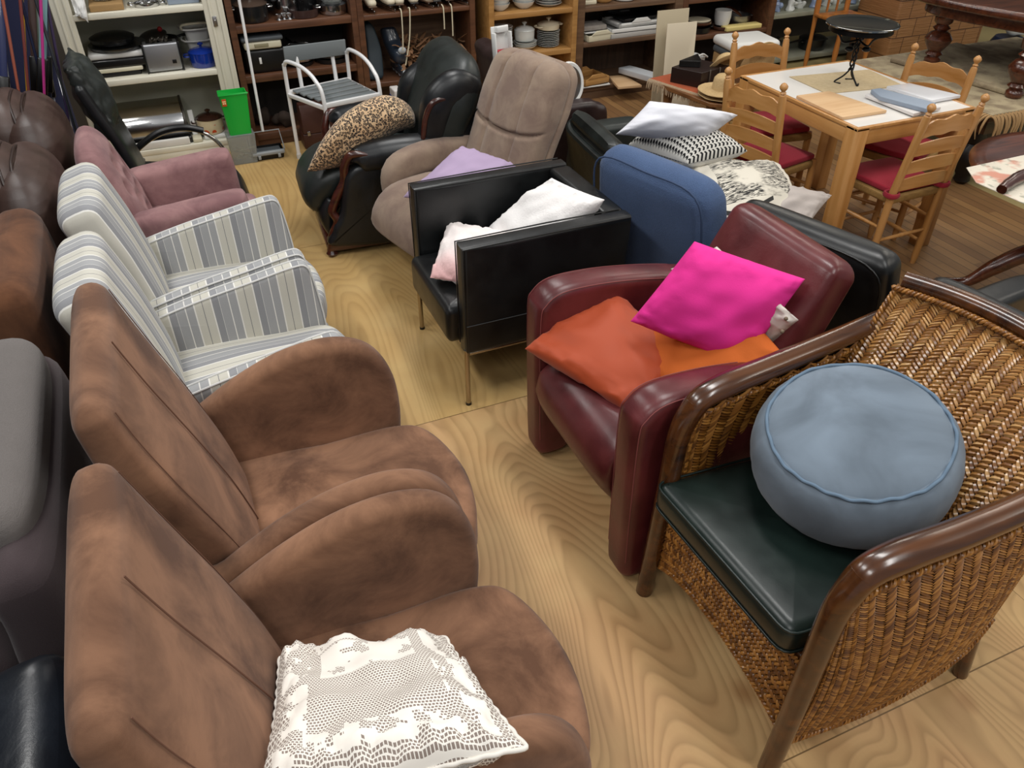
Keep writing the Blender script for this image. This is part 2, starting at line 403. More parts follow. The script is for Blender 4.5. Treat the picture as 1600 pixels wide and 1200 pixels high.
# ============================================================ LEFT ROW OF ARMCHAIRS (they face +x)
SU = suede('brown_suede', '5e4232', '926c53', 4.5, sheen=.12)
SEAM = plain('brown_seam', '664534', .9)
def seamline(pts, r, mat, par, name='seam', sm=4): return mk(name, tube(pts, r, 6, sm), mat, par)
def brown_chair(yc, label):
    r = thing('suede_armchair', label, 'armchair', (.1, yc, 0), 'brown suede tub armchairs in the front left row')
    # seat: plan outline with bowed front
    seat = [(-.16, yc-.28), (.20, yc-.28), (.43, yc-.277), (.53, yc-.21), (.575, yc), (.53, yc+.21), (.43, yc+.277), (.20, yc+.28), (-.16, yc+.28)]
    mk('seat', prism(seat, .20, .375, .045, 'xy', bulge=.035), SU, r)
    base = [(-.18, yc-.255), (.40, yc-.255), (.50, yc-.19), (.54, yc), (.50, yc+.19), (.40, yc+.255), (-.18, yc+.255)]
    mk('seat_base', prism(base, .07, .215, .02, 'xy'), SU, r)
    # backrest: tall, leaning, rounded top corners, wide at mid height
    path = [(-.12, yc, .30), (-.155, yc, .50), (-.215, yc, .72), (-.262, yc, .90), (-.295, yc, 1.068)]
    bk = mk('backrest', pad(path, [.085, .082, .075, .062, .045], [.262, .275, .295, .30, .292], p=5.2, r0=.03, r1=.05), SU, r)
    # face seam curving across the back and side seams
    def bf(t, s, e=.0):
        P = cat(path, 10); i = min(int(t*(len(P)-1)), len(P)-2); c = P[i]; d = (P[i+1]-P[i]).normalized(); nx = Vector((0, 1, 0)).cross(d).normalized()
        a = ip([.085, .082, .075, .062, .045], t); b = ip([.262, .275, .295, .30, .285], t)
        return c+nx*(a*(1-abs(s)**4.5)**(1/4.5)+e)+Vector((0, s*b, 0))
    seamline([bf(t, -.06*t, .003) for t in (.04, .15, .3, .45, .6, .75, .88, .95)], .0018, SEAM, bk)
    seamline([bf(t, .90, .004) for t in (.05, .2, .35, .5, .65, .8, .93)], .0013, SEAM, bk); seamline([bf(t, -.90, .004) for t in (.05, .2, .35, .5, .65, .8, .93)], .0013, SEAM, bk)
    for s in (1, -1):
        y0 = yc+s*.275; y1 = yc+s*.355
        arm = [(-.22, .10), (-.22, .52), (-.14, .575), (.0, .655), (.14, .705), (.28, .712), (.385, .665), (.445, .56), (.462, .42), (.45, .25), (.43, .09)]
        a = mk('armrest', prism(arm, y0, y1, .032, 'xz', bulge=.006), SU, r)
        for yy in (y0+s*.012, y1-s*.012):
            seamline([(x*1.0, yy, z-.0) for x, z in offs(arm[1:], .012)], .0022, SEAM, a)
    for x in (-.16, .42):
        for s in (1, -1): mk('leg', turned((x, yc+s*.22, 0), (x, yc+s*.22, .09), [(.016, 0), (.024, 1)]), plain('dark_leg', '2b1a12', .4), r)
    return r
def offs(pts, d):
    P = [Vector((p[0], p[1])) for p in pts]; out = []
    for i in range(len(P)):
        t = (P[min(i+1, len(P)-1)]-P[max(i-1, 0)]).normalized(); out.append(P[i]+Vector((t.y, -t.x))*d)
    return [(q.x, q.y) for q in out]
c2 = brown_chair(1.70, 'brown suede armchair between the striped armchair and the one with the lace cushion')
c1 = dup(c2, (0, -.706, 0), 'nearest brown suede armchair, the crocheted white lace cushion on its seat')

# ---- striped chairs
def stripe_mat(name, ax, off=0.):
    t = NT(name); sp = t.n('SeparateXYZ', {0: t.co()}).outputs[ax]
    u = t.math('FRACT', t.math('ADD', t.math('DIVIDE', sp, .150), off))
    G, L, Wt, D = 'a1a2a3', 'c9c6ba', 'e4e2dc', '7c7c7e'
    c = t.ramp(u, [(0, G), (.20, Wt), (.225, G), (.40, Wt), (.43, L), (.60, D), (.615, L), (.80, Wt), (.83, '909194'), (.99, Wt)], 'CONSTANT')
    nz = t.noise(700, 2, vec=t.co(scale=(1, 1, 1))); c = t.mix(t.math('MULTIPLY', nz, .22), c, '6e7076')
    t.set(col=c, rough=.95, spec=.15, sheen=.1); t.bump(nz, .3, .002); return t.m
STX, STY = stripe_mat('striped_fabric_along', 0), stripe_mat('striped_fabric_across', 1, .3)
PIPE = cloth('striped_piping', 'd9d9d6', 'c5c5c4')
def striped(yc, label):
    r = thing('striped_armchair', label, 'armchair', (.0, yc, 0), 'grey and white striped armchairs')
    seat = [(-.24, yc-.235), (.20, yc-.235), (.36, yc-.22), (.41, yc-.12), (.42, yc), (.41, yc+.12), (.36, yc+.22), (.20, yc+.235), (-.24, yc+.235)]
    mk('seat', prism(seat, .24, .385, .04, 'xy', bulge=.03), STY, r)
    mk('seat_base', prism([(-.27, yc-.23), (.34, yc-.23), (.37, yc-.1), (.37, yc+.1), (.34, yc+.23), (-.27, yc+.23)], .14, .25, .015, 'xy'), STY, r)
    path = [(-.235, yc, .28), (-.265, yc, .50), (-.325, yc, .74), (-.375, yc, .905)]
    A, B = [.07, .078, .085, .08], [.235, .24, .245, .238]
    b = mk('backrest', pad(path, A, B, p=4.6, r0=.02, r1=.05), STY, r)
    for s in (1, -1):
        y0 = yc+s*.232; y1 = yc+s*.29
        arm = [(-.30, .16), (-.31, .50), (-.22, .535), (-.05, .575), (.12, .605), (.27, .632), (.325, .625), (.345, .56), (.36, .42), (.365, .28), (.36, .16), (.1, .15)]
        a = mk('armrest', prism(arm, y0, y1, .022, 'xz', bulge=.004), STX, r)
        for yy in (y0, y1): seamline([(x, yy+(s*.004 if yy == y0 else -s*.004), z) for x, z in offs(arm[1:10], .004)], .0035, PIPE, a, 'piping')
    for x in (-.25, .31):
        for s in (1, -1): mk('leg', turned((x, yc+s*.20, 0), (x, yc+s*.20, .15), [(.012, 0), (.02, 1)]), plain('dark_leg', '2b1a12', .4), r)
    return r
s1 = striped(2.42, 'grey and white striped armchair touching the brown suede armchair')
s2 = dup(s1, (0, .61, 0), 'grey and white striped armchair next to the pink buttoned armchair')

# ---- pink buttoned chair
PK = suede('pink_velvet', '7a595b', '9b7776', 6, .1, .1); PKD = plain('pink_button', '8f6464', .9)
def pink():
    yc = 3.76; r = thing('buttoned_armchair', 'dusty pink velvet armchair with a button tufted back', 'armchair', (-.05, yc, 0))
    mk('seat', prism([(-.25, yc-.2), (.24, yc-.2), (.29, yc-.1), (.30, yc), (.29, yc+.1), (.24, yc+.2), (-.25, yc+.2)], .25, .40, .035, 'xy', bulge=.02), PK, r)
    mk('seat_base', prism([(-.30, yc-.2), (.25, yc-.2), (.27, yc), (.25, yc+.2), (-.30, yc+.2)], .12, .25, .02, 'xy'), PK, r)
    path = [(-.24, yc, .30), (-.275, yc, .50), (-.335, yc, .70), (-.37, yc, .845)]
    btn = []
    for i, z in enumerate((.47, .55, .63, .71)):
        for j in range(3 if i % 2 == 0 else 2): btn.append((z, yc+(j-(1 if i % 2 == 0 else .5))*.13))
    def surf(z): return -.20-(z-.42)*.31
    v, f = pad(path, [.075, .08, .075, .065], [.25, .26, .255, .20], p=3.2, r0=.02, r1=.12, n=96, lv=60)
    def tuft(p):
        if p.x < surf(p.z)-.035: return p
        d = min(sqrt((p.z-z)**2+(p.y-y)**2) for z, y in btn)
        k = math.exp(-(d/.026)**2)*.045; return p-Vector((k, 0, -k*.2))
    b = mk('backrest', ([tuft(p) for p in v], f), PK, r)
    for z, y in btn: mk('button', ball((surf(z)+.075-.112, y, z), .011, 10, sx=.5), PKD, b)
    for s in (1, -1):
        y0 = yc+s*.195; y1 = yc+s*.335
        arm = [(-.33, .13), (-.34, .50), (-.25, .555), (-.10, .575), (.08, .592), (.19, .598), (.225, .57), (.235, .45), (.235, .28), (.225, .13), (-.05, .12)]
        mk('armrest', prism(arm, y0, y1, .045, 'xz', bulge=.008), PK, r)
    for x in (-.27, .2):
        for s in (1, -1): mk('leg', turned((x, yc+s*.20, 0), (x, yc+s*.20, .125), [(.012, 0), (.02, 1)]), plain('dark_leg', '2b1a12', .4), r)
pink()

# ---- black high back chair with curved chrome arm
BL = leather('black_leather', '101214', '181b1e', .36); BLG = leather('black_green_leather', '191e1d', '232a28', .42)
CHR = plain('chrome', 'c8c8c8', .14, 1); BPL = plain('black_plastic', '0d0d0e', .35)
def recliner():
    r = thing('high_back_chair', 'black padded high back chair with a curved metal armrest, by the cream cupboard', 'armchair', (-.05, 4.5, 0)); y = 4.50
    mk('seat', pad([(-.22, y, .31), (0, y, .27), (.20, y, .25), (.275, y, .14)], [.05, .05, .05, .045], .25, p=4, r0=.03, r1=.04), BL, r)
    b = mk('backrest', pad([(-.20, y, .28), (-.265, y, .58), (-.34, y, .80), (-.37, y, .90)], [.025, .028, .03, .03], [.24, .235, .235, .235], p=5, r0=.02, r1=.03), BL, r)
    hp = pillow((-.30, y-.21, .62), (-.30, y+.21, .62), (-.39, y+.21, .97), (-.39, y-.21, .97), .075, conc=.02, wr=.012, low=.5, seed=4, ear=.4)
    mk('head_cushion', hp, BLG, r)
    for s in (1, -1):
        P = [(-.28+.02, y+s*.285, .30), (-.21, y+s*.285, .39), (-.09, y+s*.285, .455), (.04, y+s*.285, .47), (.15, y+s*.285, .435), (.23, y+s*.285, .34), (.25, y+s*.285, .2), (.20, y+s*.285, .03), (.0, y+s*.285, .015), (-.25, y+s*.285, .015)]
        a = mk('armrest_frame', tube(P, .011, 10, 6), CHR, r)
        mk('arm_pad', tube([(p[0], p[1], p[2]+.012) for p in P[1:5]], .018, 10, 6), BPL, a)
    mk('crossbar', tube([(-.25, y-.285, .015), (-.25, y+.285, .015)], .011, 10, 0), CHR, r)
    mk('crossbar', tube([(-.2, y-.285, .33), (-.2, y+.285, .33)], .011, 10, 0), CHR, r)
recliner()

# ============================================================ BACK ROW ON THE LEFT (facing away, -x)
def away_chair(name, label, yc, w, xb, ztop, mat, arm_z, thick=.13, seam=None, cat_='armchair', seatz=.42, armt=.13, group=None):
    r = thing(name, label, cat_, (xb-.35, yc, 0), group)
    hw = w/2
    mk('seat', box(xb-.75, xb-.12, yc-hw+armt, yc+hw-armt, .18, seatz, .04, 4), mat, r)
    b = mk('backrest', pad([(xb-.13, yc, .12), (xb-.10, yc, .45), (xb-.075, yc, .7), (xb-.085, yc, ztop)], [thick*.6, thick*.62, thick*.6, thick*.55], [hw-.01, hw-.01, hw-.012, hw-.03], p=5, r0=.02, r1=.07), mat, r)
    for s in (1, -1):
        arm = [(xb-.78, .10), (xb-.79, arm_z-.06), (xb-.74, arm_z), (xb-.4, arm_z+.01), (xb-.16, arm_z), (xb-.14, .3), (xb-.16, .10)]
        mk('armrest', prism(arm, yc+s*(hw-armt), yc+s*hw, .035, 'xz'), mat, r)
    for x in (xb-.7, xb-.14):
        for s in (1, -1): mk('foot', box(x-.025, x+.025, yc+s*(hw-.08)-.025, yc+s*(hw-.08)+.025, 0, .11, .004), plain('dark_leg', '2b1a12', .4), r)
    return r, b
# brown round backed leather pair
BRL = leather('brown_leather', '35251f', '4b3831', .47, wr=.35)
def round_back(yc, label):
    x = -.64; r = thing('leather_tub_chair', label, 'armchair', (x-.3, yc, 0), 'brown leather tub chairs facing the left wall')
    mk('seat', prism([(x-.5, yc-.2), (x+.1, yc-.2), (x+.1, yc+.2), (x-.5, yc+.2)], .18, .44, .05, 'xy', bulge=.02), BRL, r)
    pd = plain('dark_brown_piping', '2a1c17', .4)
    bk = mk('backrest', pad([(x+.0, yc, .12), (x+.05, yc, .40), (x+.07, yc, .66), (x+.06, yc, .90)], [.11, .125, .135, .12], [.30, .32, .325, .30], p=2.9, r0=.03, r1=.15, n=48), BRL, r)
    hc = mk('head_cushion', pad([(x-.05, yc, .45), (x-.03, yc, .62), (x-.02, yc, .78), (x-.02, yc, .945)], [.11, .115, .12, .10], [.24, .25, .245, .215], p=2.6, r0=.03, r1=.13, n=48), BRL, r)
    for (ww, zz, xx) in ((.262, .90, .055), (.235, .925, .015)):
        mk('piping', tube([(x+xx+.02, yc-ww, .60), (x+xx+.02, yc-ww, zz-.12), (x+xx+.01, yc-ww*.82, zz-.035), (x+xx, yc-ww*.4, zz+.004), (x+xx, yc, zz+.012), (x+xx, yc+ww*.4, zz+.004), (x+xx+.01, yc+ww*.82, zz-.035), (x+xx+.02, yc+ww, zz-.12), (x+xx+.02, yc+ww, .60)], .006, 8, 6), pd, bk)
    for s in (1, -1):
        mk('armrest', pad([(x+.02, yc+s*.27, .50), (x-.2, yc+s*.29, .56), (x-.42, yc+s*.29, .56), (x-.50, yc+s*.28, .44), (x-.49, yc+s*.28, .12)], [.10, .11, .10, .09, .07], [.055, .06, .06, .055, .05], p=2.8, r0=.02, r1=.03), BRL, r)
    for a in (-.45, .05):
        for s in (1, -1): mk('foot', box(x+a-.02, x+a+.02, yc+s*.24-.02, yc+s*.24+.02, 0, .11, .004), plain('dark_leg', '2b1a12', .4), r)
    return r
rb = round_back(3.42, 'brown leather tub chair nearer the tan suede chair back, rim seam showing')
rb2 = dup(rb, (.0, .70, 0), 'brown leather tub chair farther back, under the leaning ski poles')
TS = suede('tan_suede', '432a1d', '6e4932', 4, sheen=.1)
t_, tb = away_chair('suede_lounge_chair', 'dark tan suede armchair seen from behind at the left edge', 2.64, .70, -.48, .905, TS, .6, thick=.15)
mk('seam', tube([(-.405, y, .70+.0*y) for y in (2.29, 2.45, 2.62, 2.78, 2.95)], .003, 6, 4), SEAM, tb)
GR = cloth('grey_weave', '57534f', '787270', 500, .6); GRP = cloth('plum_grey_weave', '3c3335', '4f4446', 500, .4)
g_, gb = away_chair('fabric_armchair', 'dark grey woven fabric armchair at the left edge behind the brown suede chairs', 1.66, .88, -.41, .86, GRP, .66, thick=.13, armt=.16)
mk('back_cushion', pad([(-.55, 1.70, .46), (-.55, 1.70, .66), (-.545, 1.70, .93)], [.115, .12, .11], [.36, .365, .36], p=4.5, r0=.03, r1=.06), GR, g_)
BLU = leather('blue_black_leather', '12161c', '1c222b', .33)
away_chair('leather_armchair', 'glossy blue-black leather armchair in the bottom left corner', .80, .72, -.41, .80, BLU, .6, thick=.16)
# ============================================================ RIGHT ROW OF ARMCHAIRS (they face -x)
RD = leather('oxblood_leather', '4a1a1c', '64292b', .34, wr=.3); RDS = plain('oxblood_stitch', '7d3f3d', .7)
def red_chair():
    yc = 1.72; r = thing('leather_armchair', 'oxblood red leather armchair under the pink and orange cushions', 'armchair', (1.35, yc, 0))
    for s in (1, -1):
        y0 = yc+s*.255; y1 = yc+s*.375
        arm = [(.965, .03), (.955, .10), (.948, .35), (.945, .62), (.965, .685), (1.03, .725), (1.16, .728), (1.32, .71), (1.50, .675), (1.60, .64), (1.64, .55), (1.66, .2), (1.62, .03), (1.52, .015), (1.46, .08), (1.3, .16), (1.16, .14), (1.11, .06), (1.07, .015), (1.0, .01)]
        a = mk('armrest', prism(arm, y0, y1, .036, 'xz', bulge=.004, caps=2), RD, r)
        for yy in (y0+s*.006, y1-s*.006): seamline([(x, yy, z) for x, z in offs(arm[1:10], .012)], .0016, RDS, a)
    st = pad([(1.62, yc, .40), (1.45, yc, .425), (1.22, yc, .445), (1.03, yc, .435), (.975, yc, .37), (1.03, yc, .25), (1.12, yc, .17)], [.06, .06, .065, .065, .06, .05, .035], .254, p=5, r0=.02, r1=.03)
    mk('seat', st, RD, r)
    path = [(1.47, yc, .40), (1.535, yc, .60), (1.625, yc, .80), (1.69, yc, .935)]
    path = [Vector((a_[0], a_[1]-.02, a_[2])) for a_ in path]; A, B = [.09, .09, .085, .07], [.25, .25, .25, .246]
    b = mk('backrest', pad(path, A, B, p=5, r0=.02, r1=.05), RD, r)
red_chair()

BK = leather('flat_black_leather', '0c0d0e', '151718', .36, wr=.25); GLDK = plain('brushed_chrome', 'a89d8c', .25, 1)
def square_chair():
    yc = 2.705; r = thing('square_armchair', 'square black leather armchair on thin chrome legs, white and pink cushion in it', 'armchair', (1.2, yc, 0))
    for s in (1, -1):
        y0 = yc+s*.24; y1 = yc+s*.32
        a = mk('armrest', prism([(.835, .255), (.835, .712), (1.0, .714), (1.53, .712), (1.53, .5), (1.52, .255)], y0, y1, .02, 'xz', sm=0, caps=1), BK, r)
        for yy in (y0, y1): seamline([(.838, yy, .27), (.836, yy, .71), (1.2, yy, .713), (1.52, yy, .711)], .003, BK, a, 'piping', 0)
        mk('stitch', tube([(.84, y1, .385), (1.2, y1, .385), (1.52, y1, .385)], .002, 6, 0), plain('grey_stitch', '333638', .6), a)
    mk('backrest', box(1.44, 1.54, yc-.245, yc+.245, .255, .71, .02, 4), BK, r)
    mk('seat', prism(rp([(.79, yc-.237), (.79, yc+.237), (1.46, yc+.237), (1.46, yc-.237)], .03), .26, .43, .035, 'xy', sm=0, bulge=.015), BK, r)
    fr = [mk('base_rail', bar((.85, yc+s*.305, .25), (1.52, yc+s*.305, .25), .012, .012), GLDK, r) for s in (1, -1)]
    mk('base_rail', bar((.85, yc-.305, .25), (.85, yc+.305, .25), .012, .012), GLDK, r)
    for x in (.84, 1.51):
        for s in (1, -1):
            l = mk('leg', tube([(x, yc+s*.305, .008), (x, yc+s*.305, .27)], .0105, 12, 0), GLDK, r)
            mk('foot_cap', tube([(x, yc+s*.305, 0), (x, yc+s*.305, .01)], .012, 12, 0), BPL, l)
square_chair()

# ---- taupe recliner with swivel base
TP = suede('taupe_microfibre', '7b675b', '93806f', 7, .12, .2); TPS = plain('taupe_seam', '55463e', .95)
def taupe():
    A = radians(14)
    o = Vector((1.25, 3.46, 0)); fx = Vector((-cos(A), -sin(A), 0)); sy = Vector((sin(A), -cos(A), 0))    # forward / towards viewer
    W = lambda f, s, z: o+fx*f+sy*s+Vector((0, 0, z))
    r = thing('swivel_recliner', 'taupe microfibre recliner with a high stitched back, lilac cushion on its seat', 'armchair', tuple(o))
    ac = tuple(sy)
    mk('seat', pad([W(-.30, 0, .38), W(0, 0, .40), W(.27, 0, .405), W(.375, 0, .33), W(.37, 0, .25)], [.07, .075, .085, .075, .05], [.255, .26, .27, .265, .25], across=ac, p=3.4, r0=.03, r1=.06), TP, r)
    path = [W(-.17, 0, .42), W(-.25, 0, .62), W(-.345, 0, .82), W(-.425, 0, 1.0)]
    AA, BB = [.075, .075, .085, .085], [.25, .255, .255, .235]
    def quilt(m):
        out = []
        for p in m[0]:
            q = p-o; f = q.dot(fx); s = q.dot(sy); z = q.z
            g = 0
            for c in (-.105, .105): g += math.exp(-((s-c)/.009)**2)*(.022)
            zc = .70
            g += math.exp(-((z-(.69+.5*s*s))/.009)**2)*.022
            front = f > (-.20-(z-.45)*.42)
            pf = .012*sin(max(0, min(1, (z-.66)/.36))*pi) if front and z > .66 else 0
            out.append(p+fx*((-g if front else 0)+pf))
        return out, m[1]
    b = mk('backrest', quilt(pad(path, AA, BB, across=ac, p=3.6, r0=.03, r1=.09, n=110, lv=80)), TP, r)
    mk('back_panel', pad([W(-.25, 0, .42), W(-.33, 0, .62), W(-.43, 0, .82), W(-.50, 0, .98)], [.03]*4, [.245, .25, .25, .22], across=ac, p=5, r0=.02, r1=.08), TP, r)
    for s in (1, -1):
        mk('armrest', pad([W(-.30, s*.30, .50), W(-.05, s*.31, .515), W(.15, s*.31, .505), W(.225, s*.31, .46), W(.235, s*.31, .34)], [.06, .065, .075, .07, .05], [.055, .06, .065, .062, .05], across=ac, p=3, r0=.03, r1=.05), TP, r)
        mk('arm_panel', pad([W(-.28, s*.31, .38), W(.19, s*.31, .38)], [.10, .11], [.035, .035], across=ac, p=3, r0=.03, r1=.04), TP, r)
    WD = wood('beech_base', '9c6b3e', 'b98555', 0)
    bs = mk('swivel_post', tube([W(-.02, 0, .06), W(-.02, 0, .32)], .028, 14, 0), BPL, r)
    for k in (0, 1):
        a = W(-.28, 0, .035) if k == 0 else W(-.02, -.27, .035); c = W(.27, 0, .035) if k == 0 else W(-.02, .27, .035)
        mk('base_foot', bar(a, c, .06, .05 if k == 0 else .045, .012), WD, r)
taupe()

# ---- black leather armchair with carved wooden trim
MAH = wood('mahogany', '2a0f09', '4f2114', 0, 1.3, .28, .5)
def carved():
    A = radians(-4)
    o = Vector((1.02, 4.15, 0)); fx = Vector((-cos(A), -sin(A), 0)); sy = Vector((sin(A), -cos(A), 0))
    W = lambda f, s, z: o+fx*f+sy*s*.87+Vector((0, 0, z))
    r = thing('carved_armchair', 'black leather armchair with carved mahogany trim, leopard print cushion on it', 'armchair', tuple(o)); ac = tuple(sy)
    mk('seat', pad([W(-.25, 0, .35), W(.10, 0, .37), W(.30, 0, .365), W(.405, 0, .30), W(.40, 0, .20)], [.10, .105, .11, .095, .05], [.22, .235, .25, .245, .22], across=ac, p=3.2, r0=.03, r1=.07), BLG, r)
    ft = [W(.44, s, 0) for s in (0,)]
    mk('front_apron', pad([W(.32, 0, .28), W(.37, 0, .20), W(.35, 0, .08)], [.06, .05, .03], [.25, .26, .27], across=ac, p=4, r0=.02, r1=.02), BL, r)
    bk = mk('backrest', pad([W(-.25, 0, .28), W(-.28, 0, .52), W(-.37, 0, .75), W(-.46, .0, .93)], [.11, .12, .125, .11], [.28, .32, .36, .33], across=ac, p=3.0, r0=.03, r1=.17), BLG, r)
    for s in (1, -1):
        # side body, rolled arm, wing
        sd = [W(-.40, s*.30, .05), W(.36, s*.30, .05), W(.38, s*.30, .48), W(-.40, s*.30, .48)]
        prof = [(-.42, .06), (.33, .06), (.36, .15), (.31, .24), (.28, .36), (.24, .46), (.10, .50), (-.42, .50)]
        v, f = prism(prof, .27, .36, .03, 'xz', caps=2); v = [W(p.x, s*p.y*1.1, p.z) for p in v]
        mk('side_panel', (v, f), BL, r)
        rp = [W(-.38, s*.335, .505), W(-.1, s*.335, .52), (W(.05, s*.335, .52)), W(.17, s*.335, .51), W(.195, s*.335, .495)]
        def pleat(p, s=s):
            q = p-o; fz = q.dot(fx)
            if fz > .08:
                an = math.atan2(q.z-.515, q.dot(sy)-s*.335); return p+Vector((0, 0, 1))*0+fx*.004*sin(an*11)
            return p
        mk('rolled_arm', pad(rp, [.075, .078, .08, .078, .07], [.075, .078, .082, .08, .07], across=ac, p=2.2, r0=.03, r1=.04, n=60, f=pleat), BL, r)
        wg = [W(-.34, s*.27, .50), W(-.36, s*.30, .62), W(-.375, s*.315, .74), W(-.40, s*.30, .82)]
        wn = mk('wing_scroll', pad([W(-.17, s*(.315 if s > 0 else .24), .44), W(-.21, s*(.325 if s > 0 else .24), .60), W(-.26, s*(.33 if s > 0 else .24), .70 if s < 0 else .75), W(-.36, s*(.33 if s > 0 else .24), .74 if s < 0 else .81), W(-.47, s*(.32 if s > 0 else .24), .72 if s < 0 else .76)], [.06, .065, .085, .09, .07], [.045, .055, .07, .07, .055], across=ac, p=2.4, r0=.02, r1=.06), BL, r)
        mk('wing_panel', pad([W(-.33, s*.31, .40), W(-.36, s*.32, .58), W(-.40, s*.32, .72)], [.12, .11, .09], [.03, .032, .03], across=ac, p=4, r0=.02, r1=.03), BL, r)
        # carved wooden facing: serpentine strip down the front of the arm, and foot rail
        cr = [W(.14, s*.40, .545), W(.22, s*.385, .55), W(.255, s*.36, .49), W(.265, s*.345, .41), W(.31, s*.335, .33), W(.345, s*.335, .25), W(.325, s*.345, .19), W(.36, s*.34, .12), W(.38, s*.34, .03)]
        c = mk('carved_trim', tube(cr, [.012, .02, .022, .018, .024, .02, .026, .022, .026], 10, 6), MAH, r)
        mk('carved_ridge', tube([p+fx*.018 for p in cr], .006, 8, 6), MAH, c)
        mk('base_rail', bar(W(-.42, s*.35, .055), W(.38, s*.35, .055), .035, .05, .01), MAH, r)
        mk('foot', turned(W(.38, s*.345, 0), W(.38, s*.345, .035), [(.02, 0), (.032, .5), (.02, 1)]), MAH, r)
        mk('foot', turned(W(-.38, s*.345, 0), W(-.38, s*.345, .035), [(.02, 0), (.03, .5), (.02, 1)]), MAH, r)
        wt = [W(-.12, s*.36, .46), W(-.15, s*.375, .57), W(-.17, s*.39, .69), W(-.21, s*.40, .765), W(-.28, s*.395, .775), W(-.31, s*.39, .74)]
        if s > 0: mk('carved_wing_trim', tube(wt, [.01, .013, .015, .014, .009], 10, 6), MAH, r)
    mk('base_rail', bar(W(.385, -.34, .055), W(.385, .34, .055), .035, .05, .01), MAH, r)
carved()
# ---- rattan armchair with woven shell
RAT = NT('woven_rattan')
def _rat():
    t = RAT; r = t.n('NewGeometry').outputs['Random Per Island']
    c = t.ramp(r, [(0, '6e421c'), (.35, '9c6a33'), (.7, 'b98549'), (1, 'd3a76c')]); nz = t.noise(220, 2, vec=t.co(scale=(1, 1, 1)))
    t.set(col=t.mix(t.math('MULTIPLY', nz, .4), c, '4a2a10'), rough=.28, coat=.4, coatr=.2); return t.m
RATM = _rat(); RBK = plain('rattan_backing', '2d170a', .7)
RAT2 = NT('woven_rattan_dark'); 
def _rat2():
    t = RAT2; r = t.n('NewGeometry').outputs['Random Per Island']
    t.set(col=t.ramp(r, [(0, '53300f'), (.5, '83531f'), (1, 'a87435')]), rough=.38, coat=.2, coatr=.2); return t.m
RATD = _rat2()
DW = wood('dark_bentwood', '2b1509', '5a3314', 0, .8, .22, .5)
def weave(surf, nu, nv, out=.004, wid=.9, ang=36, lenf=1.25):
    """herringbone strands: columns along u, short slanted canes stacked along v"""
    V, F = [], []
    e = 1e-3
    for i in range(nu):
        for j in range(nv):
            u = (i+.5)/nu; v = (j+.5+(.25 if i % 2 else -.25))/nv
            if v < 0 or v > 1: continue
            p = surf(u, v); du = (surf(min(u+e, 1), v)-surf(max(u-e, 0), v)); dv = (surf(u, min(v+e, 1))-surf(u, max(v-e, 0)))
            cu = du.length/(2*e if 0 < u-e and u+e < 1 else e)/nu; cv = dv.length/(2*e if e < v < 1-e else e)/nv
            N = du.cross(dv).normalized(); du.normalize(); dv = N.cross(du)
            a = radians(ang if i % 2 else -ang); d = du*cos(a)+dv*sin(a); s = N.cross(d)
            Ln = cu*lenf*.5; wd = cv*wid*.5; jt = random.uniform(-.06, .06); d = (d+s*jt).normalized()
            b = len(V); st = (-1, -.7, 0, .7, 1); pr = (.35, .85, 1, .85, .35)
            for q, w in zip(st, pr):
                c = p+d*(Ln*q)+N*(out*(1-.7*q*q))
                V += [c+s*wd*w, c+N*(wd*.75*w), c-s*wd*w]
            for k in range(4):
                for m in range(2): F.append((b+k*3+m, b+(k+1)*3+m, b+(k+1)*3+m+1, b+k*3+m+1))
            F.append((b, b+1, b+2)); F.append((b+14, b+13, b+12))
    return V, F
def sheet(surf, nu, nv, th=.006):
    V, F = [], []
    for i in range(nu+1):
        for j in range(nv+1): V.append(surf(i/nu, j/nv))
    for i in range(nu):
        for j in range(nv): a = i*(nv+1)+j; F.append((a, a+nv+1, a+nv+2, a+1))
    return V, F
def braid(pts, r=.006, turns=3.2):
    """plaited edging: two twisted strands"""
    P = cat(pts, 10); out = []; L = 0
    for ph in (0, pi):
        Q = []; L = 0
        for i, p in enumerate(P):
            if i: L += (P[i]-P[i-1]).length
            tg = (P[min(i+1, len(P)-1)]-P[max(i-1, 0)]).normalized(); s = tg.cross(Vector((.2, .3, 1))).normalized(); n = s.cross(tg)
            a = L*turns*100*.9+ph; Q.append(p+s*cos(a)*r*.7+n*sin(a)*r*.7)
        out.append(tube(Q, r*.75, 6, 0))
    return join(*out)
def dens(pts, d=.006):
    P = cat(pts, 24); out = [P[0]]
    for p in P:
        if (p-out[-1]).length > d: out.append(p)
    return out
